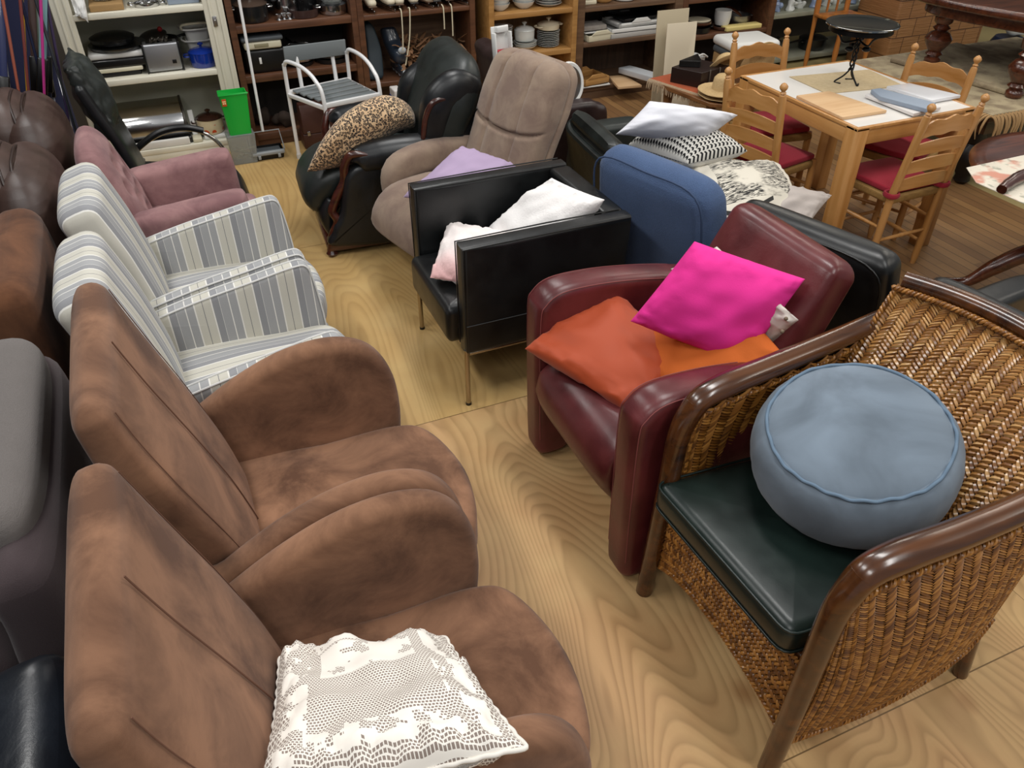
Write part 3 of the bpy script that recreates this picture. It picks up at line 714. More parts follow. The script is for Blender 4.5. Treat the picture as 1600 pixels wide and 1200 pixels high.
def rattan_chair():
    yc = .99; r = thing('rattan_armchair', 'woven rattan armchair with dark wooden arms, green seat and blue pouf on it', 'armchair', (1.4, yc, 0))
    # arm rail path for side s (+1 far / -1 near): post from floor, knuckle, arm sweeping back and up the outside of the back
    def armp(s):
        yo = lambda a: yc+s*a
        return [(1.015, yo(.31), 0), (1.025, yo(.308), .20), (1.035, yo(.305), .45), (1.045, yo(.304), .655), (1.085, yo(.306), .745), (1.17, yo(.312), .772), (1.32, yo(.322), .783), (1.49, yo(.328), .80), (1.62, yo(.325), .825), (1.71, yo(.31), .86)]
    S_ = {}
    for s in (1, -1):
        P = armp(s)
        mk('front_leg', tube(P[:4]+[P[4]], [.026, .027, .029, .031, .033], 16, 6), DW, r)
        mk('arm_rail', tube(P[3:], [.030, .035, .038, .036, .034, .032, .028], 16, 8, flat=.85), DW, r)
    # back: fan shaped surface
    BL_ = cat([(1.44, yc+.29, .33), (1.50, yc+.30, .50), (1.58, yc+.305, .70), (1.65, yc+.31, .86), (1.70, yc+.315, .95)], 8)
    def back(u, v):       # u 0..1 across (far->near), v 0..1 up
        q = BL_[min(int(v*(len(BL_)-1)), len(BL_)-2)]; q2 = BL_[min(int(v*(len(BL_)-1)), len(BL_)-2)+1]; t = v*(len(BL_)-1)-min(int(v*(len(BL_)-1)), len(BL_)-2)
        c = q.lerp(q2, t); hw = c.y-yc; y = yc+hw*(1-2*u); return Vector((c.x+.09*(1-(1-2*u)**2)*(.6+.4*v), y, c.z))
    mk('back_shell', sheet(back, 20, 20), RBK, r)
    bw = mk('woven_back', weave(back, 27, 56, wid=1.0), RATM, r)
    back2 = lambda u, v: back(1-u, v)+Vector((.05, 0, -.01)); mk('rear_shell', sheet(back2, 20, 20), RBK, r)
    tr = [back(u/8, 1)+Vector((.02, 0, .012)) for u in range(9)]
    mk('top_rail', tube(tr, .026, 16, 6), DW, r)
    mk('braid_edging', braid(dens([back(u/10, .975)+Vector((-.014, 0, .006)) for u in range(11)])), RATD, r)
    for e in (0, 1): mk('braid_edging', braid(dens([back(abs(e-.01), v/10)+Vector((-.01, 0, 0)) for v in range(3, 11)])), RATD, r)
    # sides: from front leg to rear, bulging outwards; bottom edge curves up
    for s in (1, -1):
        top = cat([(1.06, yc+s*.305, .64), (1.10, yc+s*.31, .72), (1.30, yc+s*.32, .75), (1.48, yc+s*.328, .765), (1.62, yc+s*.325, .80), (1.72, yc+s*.31, .85)], 8)
        bot = cat([(1.045, yc+s*.305, .12), (1.16, yc+s*.315, .12), (1.30, yc+s*.33, .145), (1.45, yc+s*.335, .185), (1.58, yc+s*.325, .22), (1.68, yc+s*.30, .27)], 8)
        def side(u, v, s=s, o=0.):
            f = u*(len(top)-1); i = min(int(f), len(top)-2); a = top[i].lerp(top[i+1], f-i); b = bot[i].lerp(bot[i+1], f-i)
            p = b.lerp(a, v); p = p+Vector((0, s*(.055*sin(pi*v)*sin(pi*min(1, u*1.1+.05))+o), 0)); return p
        sw = mk('side_shell', sheet(lambda u, v: side(u, v), 20, 14), RBK, r)
        fn = (lambda u, v: side(v, 1-u, o=s_*.0+.004)) if False else None
        # outer weave: columns run along the side's length
        outer = (lambda u, v, s=s: side(1-v if s > 0 else v, u, s, .004)); inner = (lambda u, v, s=s: side(v if s > 0 else 1-v, u, s, -.014))
        if s < 0: mk('woven_side', weave(lambda u, v: side(u, v, -1, .004), 36, 92, out=.004), RATD, r)
        mk('woven_side', weave((lambda u, v: side(u, v, 1, -.016)) if s > 0 else (lambda u, v: side(1-u, v, -1, -.016)), 28, 50, out=.004), RATD, r)
        if s > 0: mk('woven_side', weave(lambda u, v: side(1-u, v, 1, .004), 36, 92, out=.004), RATD, r)
        mk('braid_edging', braid(dens([side(u/10, .01, s, .008) for u in range(11)])), RATD, r)
        mk('braid_edging', braid(dens([side(u/10, .965, s, .012 if s < 0 else -.018) for u in range(11)])), RATD, r)
        mk('rear_leg', tube([(1.70, yc+s*.30, 0), (1.68, yc+s*.29, .15), (1.66, yc+s*.28, .3)], .022, 12, 4), DW, r)
    # front apron under the seat
    def apron(u, v):
        y = yc+.295-(.59)*u; zb = .13+.12*(1-(2*u-1)**2); x = 1.045-.0*v-.03*sin(pi*u)*(1-v); return Vector((x+.0*v, y, zb+(.41-zb)*v))
    mk('apron_shell', sheet(lambda u, v: apron(u, v)+Vector((.012, 0, 0)), 20, 8), RBK, r)
    mk('woven_apron', weave(lambda u, v: apron(v, 1-u), 12, 50, out=.004), RATD, r)
    mk('braid_edging', braid(dens([apron(u/10, 0)+Vector((-.004, 0, -.004)) for u in range(11)])), RATD, r)
    mk('seat_frame', box(1.05, 1.48, yc-.28, yc+.28, .33, .412, .006), DW, r)
    GRL = leather('green_leather', '101a17', '1b2925', .34, bump=.2, wr=.3)
    sc = mk('seat_cushion', prism(rp([(.982, yc+.30), (1.005, yc-.25), (1.47, yc-.27), (1.47, yc+.27)], .04), .41, .507, .034, 'xy', sm=0, bulge=.006), GRL, r)
    for z in (.496, .424): mk('piping', tube([(x_, y_, z) for x_, y_ in rp([(.984, yc+.298), (1.007, yc-.248), (1.468, yc-.268), (1.468, yc+.268)], .04)], .004, 8, 0, closed=True), GRL, sc)
rattan_chair()

# ---- round blue pouf, tilted on the green seat
def pouf():
    t = NT('blue_velvet'); nz = t.noise(5, 5, dist=.6)
    t.set(col=t.mix(t.ramp(nz, [(.3, (0, 0, 0)), (.7, (1, 1, 1))]), '5e6974', '7b8997'), rough=.85, spec=.15, sheen=.15); t.bump(t.noise(9, 4), .3, .006); M = t.m
    C = Vector((1.40, 1.04, .672)); T = Matrix.Rotation(radians(-13), 3, 'Y') @ Matrix.Rotation(radians(5), 3, 'X'); R, Hh = .25, .104
    n = 96
    def tr(v): return [C+T @ Vector(p) for p in v]
    prof = [(0, -Hh*1.0), (.6*R, -Hh*1.0), (.85*R, -Hh*.96), (.93*R, -Hh*.84), (.99*R, -Hh*.5), (1.01*R, 0), (.985*R, Hh*.5), (.925*R, Hh*.80), (.86*R, Hh*.93)]
    pr = cat([(a, 0, b) for a, b in prof], 5); v, f = lathe([(p.x, p.z) for p in pr]+[(.84*R, Hh*.95)], n)
    v = [Vector((p.x, p.y, p.z))*(1+.012*noise.noise(Vector((math.atan2(p.y, p.x)*9, 0, p.z*3)))*min(1, sqrt(p.x**2+p.y**2)/R)**4) for p in v]
    o = mk('round_pouf', (tr(v), f), M); tag(o, 'round grey-blue velvet pouf cushion resting on the green rattan chair seat', 'pouf')
    top = [(0, Hh*1.22), (.3*R, Hh*1.21), (.55*R, Hh*1.16), (.75*R, Hh*1.05), (.845*R, Hh*.94), (.80*R, Hh*.9)]
    tp = cat([(a, 0, b) for a, b in top], 5); v, f = lathe([(p.x, p.z) for p in tp], n); v = lumps((v, f), .004, 9)[0]
    mk('top_panel', (tr(v), f), M, o)
    for rr, z in ((.865, .95), (.855, -.98)):
        pp = [(rr*R*(1+.008*sin(k*5.3))*cos(2*pi*k/48), rr*R*(1+.008*sin(k*5.3))*sin(2*pi*k/48), z*Hh*(1+.035*sin(k*3.1))) for k in range(48)]
        mk('piping', tube(tr(pp), .0048, 8, 4, closed=True), plain('blue_piping', '5f7488', .8), o)
pouf()
# ============================================================ CUSHIONS
def cushion(label, cs, T, mat, name='cushion', **k):
    grp = k.pop('group', None); o = mk(name, pillow(*cs, T, **k), mat); return tag(o, label, 'cushion', grp)
def P3(px, py, z): return at(px, py, z)
# hot pink
PINK = plain('hot_pink_cotton', 'e03390', .8, spec=.2, bump=.2, bs=300)
cushion('hot pink cushion on top of the pile in the red leather armchair', (P3(985, 502, .70), P3(1160, 572, .63), P3(1258, 436, .90), P3(1085, 377, .96)), .062, PINK, pw=3.4, conc=.01, wr=.007, seed=2)
ORR = NT('burnt_orange_satin'); ORR.set(col='a5431f', rough=.55, spec=.3, sheen=.15); ORR.bump(ORR.noise(5, 3), .25, .01)
cushion('burnt orange satin cushion at the front of the red leather armchair', (P3(820, 545, .54), P3(990, 650, .50), P3(1085, 560, .58), P3(952, 450, .63)), .05, ORR.m, pw=2.8, conc=.02, wr=.008, seed=5)
ORG_ = plain('orange_cotton', 'bf6128', .8, spec=.2, bump=.2, bs=300)
cushion('bright orange cushion beneath the pink cushion', (P3(985, 520, .56), P3(1040, 625, .53), P3(1232, 562, .74), P3(1130, 440, .76)), .04, ORG_, pw=3, conc=.02, wr=.006, seed=8)
WHC = plain('white_button_cotton', 'cfcac0', .85, var=.05, bump=.3, bs=40)
ww = cushion('off-white buttoned cushion mostly hidden behind the pink cushion', (P3(1048, 420, .74), P3(1185, 560, .60), P3(1248, 500, .84), P3(1120, 385, .86)), .035, WHC, conc=.03, wr=.008, seed=9)
for q in ((1228, 498), (1222, 518)): mk('button', ball(P3(q[0], q[1], .845), .006, 8), plain('brown_button', '6b5a48', .6), ww)
# white and pink in square chair
WC = NT('white_plush'); WC.set(col='e9e6e4', rough=.95, sheen=.3); WC.bump(WC.noise(120, 3), .5, .004)
cushion('long white plush cushion leaning back in the square black leather armchair', (Vector((1.13, 2.53, .50)), Vector((1.13, 2.93, .47)), P3(862, 278, .76), P3(945, 312, .76)), .085, WC.m, conc=.03, wr=.009, seed=3)
t = NT('pink_trim_cotton'); g = t.n('SeparateXYZ', {0: t.co('UV')}).outputs[1]
t.set(col=t.mix(t.ramp(g, [(.0, (1, 1, 1)), (.12, (.8, .8, .8)), (.38, (0, 0, 0))]), 'e9e0dd', 'd9a9a8'), rough=.9); t.bump(t.noise(90, 3), .4, .004)
pk = cushion('white and pale pink cushion on the seat front of the square black armchair', (P3(672, 434, .47), P3(775, 455, .47), P3(830, 372, .56), P3(700, 346, .52)), .06, t.m, conc=.04, wr=.01, seed=6)
# lilac
LIL = plain('lilac_cotton', 'a996b3', .85, spec=.2, bump=.3, bs=200)
cushion('lilac cushion lying on the taupe recliner seat', (P3(630, 308, .52), P3(745, 320, .52), P3(810, 262, .60), P3(722, 228, .66)), .05, LIL, pw=3, conc=.02, wr=.008, seed=7)
# leopard, draped over the arm
t = NT('leopard_print'); uv = t.co('Object'); wv = t.n('TexNoise', {'Vector': uv, 'Scale': 60., 'Detail': 1.}).outputs['Color']
vv = t.n('VectorMath', {0: uv, 1: t.n('VectorMath', {0: wv, 1: (.012, .012, .012)}, operation='MULTIPLY').outputs[0]}, operation='ADD').outputs[0]
vo = t.n('TexVoronoi', {'Vector': vv, 'Scale': 84., 'Randomness': .9}).outputs; brk = t.noise(110, 2, vec=uv)
rg = t.ramp(vo[0], [(0, (.5, .5, .5)), (.24, (.5, .5, .5)), (.28, (1, 1, 1)), (.50, (1, 1, 1)), (.56, (0, 0, 0))])
rg = t.math('MULTIPLY', rg, t.ramp(brk, [(.30, (.5, .5, .5)), (.40, (1, 1, 1))]))
t.set(col=t.mix(rg, t.mix(t.noise(9, 3), 'd8c09a', 'c09468'), '1d0f0a'), rough=.7, sheen=.2); LEO = t.m
def leo():
    # tall cushion draped from the wing down over the near arm to the seat front
    cen = cat([P3(505, 262, .42), P3(535, 225, .55), P3(570, 190, .64), P3(622, 175, .63), P3(640, 190, .58)], 8)
    a = (P3(480, 268, .46), aty(560, 300, 3.99), aty(650, 228, 3.99), aty(640, 172, 4.16))
    def f(p):
        return p
    A, B, C, D = a
    k = pillow(A, B, C, D, .125, conc=-.05, wr=.004, seed=11, ear=.42, n=44, pw=3.)
    ax = ((C-B)+(D-A)).normalized(); pj = [(p-A).dot(ax) for p in k[0]]; lo, hi = min(pj), max(pj)
    def bend(p):
        u = ((p-A).dot(ax)-lo)/(hi-lo); return p+Vector((0, 0, 1))*.165*(1-abs(2*u-1)**2.4)
    o = mk('cushion', ([bend(p) for p in k[0]], k[1], k[2]), LEO); tag(o, 'leopard print cushion slumped over the arm of the black carved armchair', 'cushion')
leo()
# crocheted lace cushion
t = NT('crochet_lace'); uv = t.co('UV'); s = t.n('SeparateXYZ', {0: t.n('VectorMath', {0: uv, 1: t.n('VectorMath', {0: t.n('TexNoise', {'Vector': uv, 'Scale': 4., 'Detail': 1.}).outputs['Color'], 1: (.02, .02, .02)}, operation='MULTIPLY').outputs[0]}, operation='ADD').outputs[0]})
U, Vv = s.outputs[0], s.outputs[1]
def cell(x, n): return t.math('FRACT', t.math('MULTIPLY', x, n))
row = t.math('FLOOR', t.math('MULTIPLY', Vv, 76.)); fu = t.math('FRACT', t.math('ADD', t.math('MULTIPLY', U, 64.), t.math('MULTIPLY', row, .5))); fv = cell(Vv, 76.)
hole = t.math('MULTIPLY', t.math('MULTIPLY', t.math('GREATER_THAN', fu, .30), t.math('GREATER_THAN', fv, .36)), 1.)
# filled blocks: pixelated flower shapes + central medallion frame + border band
bu = t.math('FLOOR', t.math('MULTIPLY', U, 64.)); bv = t.math('FLOOR', t.math('MULTIPLY', Vv, 76.))
bl = t.n('TexNoise', {'Vector': t.n('CombineXYZ', {0: t.math('DIVIDE', bu, 64.), 1: t.math('DIVIDE', bv, 76.)}).outputs[0], 'Scale': 9., 'Detail': 2.}).outputs[0]
du = t.math('ABSOLUTE', t.math('SUBTRACT', t.math('DIVIDE', bu, 64.), .5)); dv = t.math('ABSOLUTE', t.math('SUBTRACT', t.math('DIVIDE', bv, 76.), .5)); dm = t.math('MAXIMUM', du, dv)
ringb = t.math('MULTIPLY', t.math('GREATER_THAN', dm, .31), t.math('LESS_THAN', dm, .44))
fill = t.math('MULTIPLY', ringb, t.math('GREATER_THAN', bl, .50))
cen = t.math('MULTIPLY', t.math('MULTIPLY', t.math('GREATER_THAN', Vv, .56), t.math('LESS_THAN', Vv, .80)), t.math('MULTIPLY', t.math('LESS_THAN', du, .25), t.math('GREATER_THAN', bl, .42)))
fill = t.math('MAXIMUM', fill, cen); hole = t.math('MULTIPLY', hole, t.math('SUBTRACT', 1., fill))
t.set(col=t.mix(hole, 'ebe6dd', t.mix(t.noise(6, 3), '7d6f66', '9a8d84')), rough=.95); t.bump(t.math('SUBTRACT', 1., hole), .8, .004); LACE = t.m
def lace():
    A, B, C, D = P3(405, 1275, .70), P3(822, 1168, .775), P3(695, 996, .52), P3(438, 1028, .53)
    k = pillow(A, B, C, D, .058, pw=3, conc=.03, wr=.014, n=48, seed=21, ear=.5)
    o = mk('cushion', k, LACE); tag(o, 'white crocheted lace cushion on the nearest brown suede armchair', 'cushion')
    # scalloped crochet edge
    pts = []
    N = 26
    for e, (p, q) in enumerate(((A, B), (B, C), (C, D), (D, A))):
        for i in range(N):
            u = i/N; m = (A+B+C+D)/4; x = p.lerp(q, u); conc = .04*4*u*(1-u)*2*.5
            x = x.lerp(m, conc); pts.append(x+(x-m).normalized()*(.004*abs(sin(u*pi*N/2.))))
    mk('scalloped_edge', tube(pts, .0045, 8, 3, closed=True), plain('crochet_white', 'e4dfd6', .95), o)
lace()
# ============================================================ CHAIRS BEHIND THE RIGHT ROW (they face +x)
def toward_chair(name, label, rear, yc, w, ztop, mat, arm_z, rot=0., depth=.74, thick=.07, armt=.12, seatz=.40, lean=.10, p=4.5, r1=.06, pipe=None, arms=(1, -1)):
    o = Vector((rear, yc, 0)); c, s_ = cos(rot), sin(rot)
    def W(m): return ([Vector((o.x+p_.x*c-p_.y*s_, o.y+p_.x*s_+p_.y*c, p_.z)) for p_ in m[0]], m[1])
    r = thing(name, label, 'armchair', tuple(W(([Vector((.35, 0, 0))], []))[0][0])); hw = w/2
    mk('seat', W(box(.12, depth, -hw+armt, hw-armt, .16, seatz, .04, 4)), mat, r)
    b = mk('backrest', W(pad([(lean+.07, 0, .12), (lean+.06, 0, .35), (lean, 0, .62), (lean-.045, 0, ztop)], [thick, thick*1.05, thick, thick*.9], [hw-.02, hw-.01, hw-.01, hw-.03], p=p, r0=.02, r1=r1)), mat, r)
    if pipe:
        for sgn in (1, -1):
            q = [(lean+.07-.5*thick, sgn*(hw-.035), .2), (lean-.5*thick, sgn*(hw-.03), .6), (lean-.045-.5*thick, sgn*(hw-.05), ztop-.03)]
        e = ztop+.002; q = [(lean+.05-thick*.9, -hw+.03, .2), (lean-thick*.95, -hw+.03, .6), (lean-.045-thick*.8, -hw+.07, e-.05), (lean-.045-thick*.8, 0, e-.03), (lean-.045-thick*.8, hw-.07, e-.05), (lean-thick*.95, hw-.03, .6), (lean+.05-thick*.9, hw-.03, .2)]
        mk('piping', W(tube(q, .004, 8, 6)), pipe, b)
    for s in arms:
        arm = [(.10, .08), (.08, arm_z-.04), (.14, arm_z), (.4, arm_z+.01), (depth-.05, arm_z-.01), (depth+.01, arm_z-.06), (depth+.01, .3), (depth, .08)]
        mk('armrest', W(prism(arm, s*(hw-armt), s*hw, .03, 'xz')), mat, r)
    for x in (.14, depth-.07):
        for s in (1, -1): mk('foot', W(box(x-.02, x+.02, s*(hw-.08)-.02, s*(hw-.08)+.02, 0, .09, .004)), plain('dark_leg', '2b1a12', .4), r)
    return r
DN = cloth('denim_blue_weave', '35445f', '566d94', 260, .7, big=.2)
toward_chair('fabric_armchair', 'blue woven fabric armchair seen from behind, holding a pile of cushions', 1.63, 2.47, .64, .87, DN, .50, rot=radians(16), thick=.095, lean=.11, r1=.10, p=3.6, pipe=plain('blue_seam', '2c3f5e', .8))
toward_chair('leather_armchair', 'black leather armchair standing behind the oxblood red armchair', 1.90, 1.86, .66, .83, BK, .55, rot=radians(18), depth=.54, thick=.075, lean=.08, pipe=plain('black_piping', '08090a', .3))
toward_chair('leather_armchair', 'black leather armchair at the right edge behind the rattan armchair', 2.09, 1.24, .60, .79, BK, .60, rot=radians(8), thick=.07, lean=.09, pipe=plain('black_piping', '08090a', .3))
toward_chair('leather_armchair', 'black leather armchair between the taupe recliner and the white pillow', 1.80, 3.37, .66, .66, BLG, .60, rot=radians(-6), thick=.085, lean=.10, r1=.09, armt=.14, depth=.50)
DBR = leather('dark_brown_leather', '1e1312', '2f2020', .38)
toward_chair('leather_armchair', 'dark brown leather armchair behind the taupe recliner, scraped back edge', 1.76, 4.34, .84, .80, DBR, .60, rot=radians(-2), depth=.52, thick=.07, lean=.09, armt=.11, r1=.04)
# cushions piled on the blue armchair
WCT = plain('white_cotton', 'dcdde4', .85, spec=.2, bump=.25, bs=90)
t = NT('knit_black_white'); uv = t.co('UV'); s = t.n('SeparateXYZ', {0: uv}); U, Vv = s.outputs[0], s.outputs[1]
r1 = t.math('FRACT', t.math('ADD', t.math('MULTIPLY', Vv, 15.), t.math('MULTIPLY', t.math('ABSOLUTE', t.math('SUBTRACT', t.math('FRACT', t.math('MULTIPLY', U, 22.)), .5)), .8)))
blk = t.math('MULTIPLY', t.math('GREATER_THAN', r1, .52), t.math('GREATER_THAN', t.math('FRACT', t.math('MULTIPLY', U, 22.)), .18))
zc = t.n('SeparateXYZ', {0: t.n('NewGeometry').outputs['Normal']}).outputs[2]
blk = t.math('MULTIPLY', blk, t.math('LESS_THAN', Vv, 1.02)); t.set(col=t.mix(blk, 'dedbd3', '17171a'), rough=.95); t.bump(r1, .4, .004); KN = t.m
HRS = NT('engraved_print_linen'); t = HRS; uv = t.co('UV', scale=(1, 1, 1)); s = t.n('SeparateXYZ', {0: uv}); U, Vv = s.outputs[0], s.outputs[1]
ln = t.n('TexNoise', {'Vector': t.co('UV', scale=(6, 34, 1), rot=(0, 0, .7)), 'Scale': 2., 'Detail': 4., 'Distortion': 1.4}).outputs[0]
msk = t.n('TexNoise', {'Vector': uv, 'Scale': 2.6, 'Detail': 3.}).outputs[0]
ink = t.math('MULTIPLY', t.ramp(ln, [(.46, (1, 1, 1)), (.56, (0, 0, 0))]), t.ramp(msk, [(.40, (0, 0, 0)), (.47, (1, 1, 1))]))
edge = t.math('MULTIPLY', t.math('GREATER_THAN', Vv, .25), t.math('MULTIPLY', t.math('GREATER_THAN', U, .12), t.math('LESS_THAN', U, .88)))
bandd = t.math('ABSOLUTE', t.math('SUBTRACT', t.math('ADD', Vv, t.math('MULTIPLY', t.math('SINE', t.math('MULTIPLY', U, 5.)), .12)), .24)); bd = t.math('MULTIPLY', t.math('LESS_THAN', bandd, .025), t.math('LESS_THAN', U, .6))
t.set(col=t.mix(t.math('MAXIMUM', t.math('MULTIPLY', ink, edge), bd), 'd3cdbf', '2b2a29'), rough=.9); t.bump(t.noise(300, 2), .2, .002)
cushion('black and white engraved print cushion under the knitted cushion on the blue armchair', (P3(1110, 370, .50), P3(1262, 345, .44), P3(1215, 256, .58), P3(1080, 262, .62)), .085, HRS.m, conc=.02, wr=.007, seed=31)
GLN = cloth('grey_linen', 'a39a95', 'b9b0aa', 300, .3)
cushion('pale grey linen cushion poking out behind the black leather chair back', (P3(1180, 338, .50), P3(1262, 352, .46), P3(1300, 305, .50), P3(1200, 290, .56)), .045, GLN, conc=.03, wr=.008, seed=32)
cushion('round-patterned black and white knitted cushion below the plain white pillow', (P3(982, 226, .67), P3(1075, 256, .66), P3(1168, 236, .68), P3(1050, 200, .72)), .095, KN, conc=.0, wr=.004, seed=33, low=.9)
cushion('plain white cotton pillow on top of the pile on the blue armchair', (P3(962, 210, .76), P3(1100, 222, .72), P3(1153, 180, .82), P3(1015, 158, .88)), .10, WCT, pw=2.8, name='pillow', conc=.03, wr=.006, seed=34)

# ============================================================ DINING SET
BIR = wood('birch', 'aa763b', 'c4925a', 2, .8, .35, .25); BIRX = wood('birch_across', 'aa763b', 'c4925a', 1, .8, .35, .25)
RUSH = NT('rush_weave'); RUSH.set(col=RUSH.mix(RUSH.noise(1, 3, vec=RUSH.co(scale=(240, 25, 60))), '7a5a2e', 'b08c50'), rough=.75); RUSH.bump(RUSH.noise(1, 3, vec=RUSH.co(scale=(240, 25, 60))), .6, .004)
RED = cloth('red_seat_cloth', '8a1f30', 'a8303f', 300, .4)
def ladder_chair(label):
    r = thing('ladder_back_chair', label, 'chair', (0, 0, 0), 'ladder back chairs around the white topped table')
    hw, xb, xf_ = .165, -.16, .17
    for s in (1, -1):
        p0 = Vector((xb+.012, s*hw, 0)); pm = Vector((xb, s*hw, .43)); p1 = Vector((xb-.06, s*hw, .845))
        mk('back_post', join(turned(p0, pm, [(.013, 0), (.018, .1), (.019, 1)], 14), turned(pm, p1, [(.019, 0), (.019, .93), (.016, 1)], 14)), BIR, r)
        d = (p1-pm).normalized()
        mk('finial', turned(p1-d*.003, p1+d*.06, [(.015, 0), (.010, .12), (.015, .22), (.009, .36), (.019, .58), (.020, .72), (.013, .9), (.003, 1)], 14), BIR, r)
        mk('front_leg', turned((xf_, s*hw*1.06, 0), (xf_, s*hw*1.06, .44), [(.012, 0), (.018, .1), (.019, .9), (.016, 1)], 14), BIR, r)
        for z in (.13, .27): mk('stretcher', turned((xb+.006, s*hw, z), (xf_, s*hw*1.06, z), [(.007, 0), (.011, .5), (.007, 1)], 10), BIR, r)
    for z in (.16, .30): mk('stretcher', turned((xf_, -hw*1.06, z), (xf_, hw*1.06, z), [(.007, 0), (.011, .5), (.007, 1)], 10), BIR, r)
    mk('stretcher', turned((xb+.006, -hw, .20), (xb+.006, hw, .20), [(.007, 0), (.011, .5), (.007, 1)], 10), BIR, r)
    for k, z in enumerate((.51, .60, .69, .785)):
        V, F = [], []; n = 16
        for i in range(n+1):
            u = -1+2*i/n; y = u*(hw-.01); xc = xb-.06*(z-.43)/.415-.022*(1-u*u)
            hh = .032 if k < 3 else .036; ar = .022 if k < 3 else .030
            bmp = ar*(1-u*u)+(.006*cos(u*9) if k == 3 else 0)
            for (dx, dz) in ((-.005, -hh+.6*bmp), (.005, -hh+.6*bmp), (.005, hh*.7+bmp), (-.005, hh*.7+bmp)): V.append(Vector((xc+dx, y, z+dz-.01)))
        for i in range(n):
            for q in range(4): F.append((i*4+q, i*4+(q+1) % 4, (i+1)*4+(q+1) % 4, (i+1)*4+q))
        F.append((0, 1, 2, 3)); F.append(tuple(n*4+q for q in (3, 2, 1, 0)))
        mk('back_slat', (V, F), BIRX, r)
    mk('rush_seat', prism([(xb-.005, -hw), (xb-.005, hw), (xf_+.02, hw*1.12), (xf_+.02, -hw*1.12)], .395, .435, .015, 'xy', sm=0), RUSH.m, r)
    cu = mk('seat_pad', prism([(xb+.015, -hw+.012), (xb+.015, hw-.012), (xf_, hw*1.05), (xf_+.015, 0), (xf_, -hw*1.05)], .436, .468, .014, 'xy', sm=0, bulge=.012), RED, r)
    for s in (1, -1): mk('tie_strap', tube([(xb+.03, s*(hw-.03), .452), (xb+.024, s*(hw+.024), .452), (xb-.022, s*(hw+.022), .45), (xb-.024, s*(hw-.02), .45), (xb+.02, s*(hw-.04), .452)], .008, 6, 4, flat=1.6), RED, cu)
    return r
A0 = ladder_chair('ladder back dining chair at the near left side of the table, seen from behind')
A0.location = (2.86, 3.215, 0); A0.rotation_euler = (0, 0, radians(15))
def place(src, x, y, deg, label): c = dup(src, (0, 0, 0), label); c.location = (x, y, 0); c.rotation_euler = (0, 0, radians(deg)); return c
place(A0, 3.255, 2.73, 91, 'ladder back dining chair at the front right of the table, its back towards the camera')
place(A0, 3.17, 3.62, 262, 'ladder back dining chair on the far side of the table, beside the straw hats')
place(A0, 3.63, 3.05, 200, 'ladder back dining chair on the right side of the table, behind the blue folder')
tb = thing('dining_table', 'light birch dining table with a white inset top', 'table', (3.28, 3.14, 0))
X0, X1, Y0, Y1 = 2.905, 3.655, 2.70, 3.60
for x in (X0, X1-.074):
    for y in (Y0, Y1-.074): mk('leg', box(x, x+.074, y, y+.074, 0, .748, .003), BIR, tb)
for q in ((X0+.06, X1-.06, Y0+.004, Y0+.026), (X0+.06, X1-.06, Y1-.026, Y1-.004), (X0+.004, X0+.026, Y0+.06, Y1-.06), (X1-.026, X1-.004, Y0+.06, Y1-.06)): mk('apron', box(*q, .665, .735, .002), BIRX if q[1]-q[0] < .1 else wood('birch_lengthwise', 'aa763b', 'c4925a', 0, .8, .35, .25), tb)
for q in ((X0, X1, Y0, Y0+.02), (X0, X1, Y1-.02, Y1), (X0, X0+.02, Y0+.02, Y1-.02), (X1-.02, X1, Y0+.02, Y1-.02)): mk('top_frame', box(*q, .735, .752, .002), BIRX, tb)
mk('white_inset', box(X0+.02, X1-.02, Y0+.02, Y1-.02, .735, .7505, .0), plain('white_laminate', 'e2dfda', .3, coat=.2), tb)
def quadslab(cs, z0, z1, r=.004):
    return prism([(c[0], c[1]) for c in cs], z0, z1, r, 'xy', sm=0, caps=1)
tag(mk('cutting_board', quadslab([P3(1245, 148, .77), P3(1317, 182, .77), P3(1386, 171, .77), P3(1296, 141, .77)], .7515, .767), wood('pale_board', 'c9a176', 'dcbb92', 0, .7, .5, 0)), 'large pale wooden cutting board lying on the white table top', 'cutting board')
tag(mk('table_runner', quadslab([(3.12, 3.16), (3.13, 3.47), (3.62, 3.40), (3.58, 3.10)], .7515, .755, .001), cloth('woven_runner', 'a08a66', 'cdbb97', 60, .6)), 'beige woven table runner under the black wrought iron stand', 'table runner')
tag(mk('picture_book', quadslab([P3(1385, 138, .76), P3(1455, 160, .76), P3(1500, 152, .76), P3(1420, 133, .76)], .755, .772), plain('glossy_white', 'dcdde2', .25, coat=.5)), 'thin glossy white book at the right end of the dining table', 'book')
fo = mk('ring_binder', quadslab([P3(1361, 141, .79), P3(1375, 152, .79), P3(1450, 172, .79), P3(1462, 162, .79), P3(1375, 139, .79)], .7735, .795), plain('blue_grey_card', '8a97a8', .5)); tag(fo, 'blue-grey ring binder lying on white papers on the dining table', 'binder')
tag(mk('white_folder', quadslab([P3(1352, 148, .77), P3(1428, 178, .77), P3(1470, 168, .77), P3(1385, 140, .77)], .756, .7725), plain('white_card', 'd7d3d0', .6)), 'white folder with a dark edge under the blue-grey binder', 'folder')
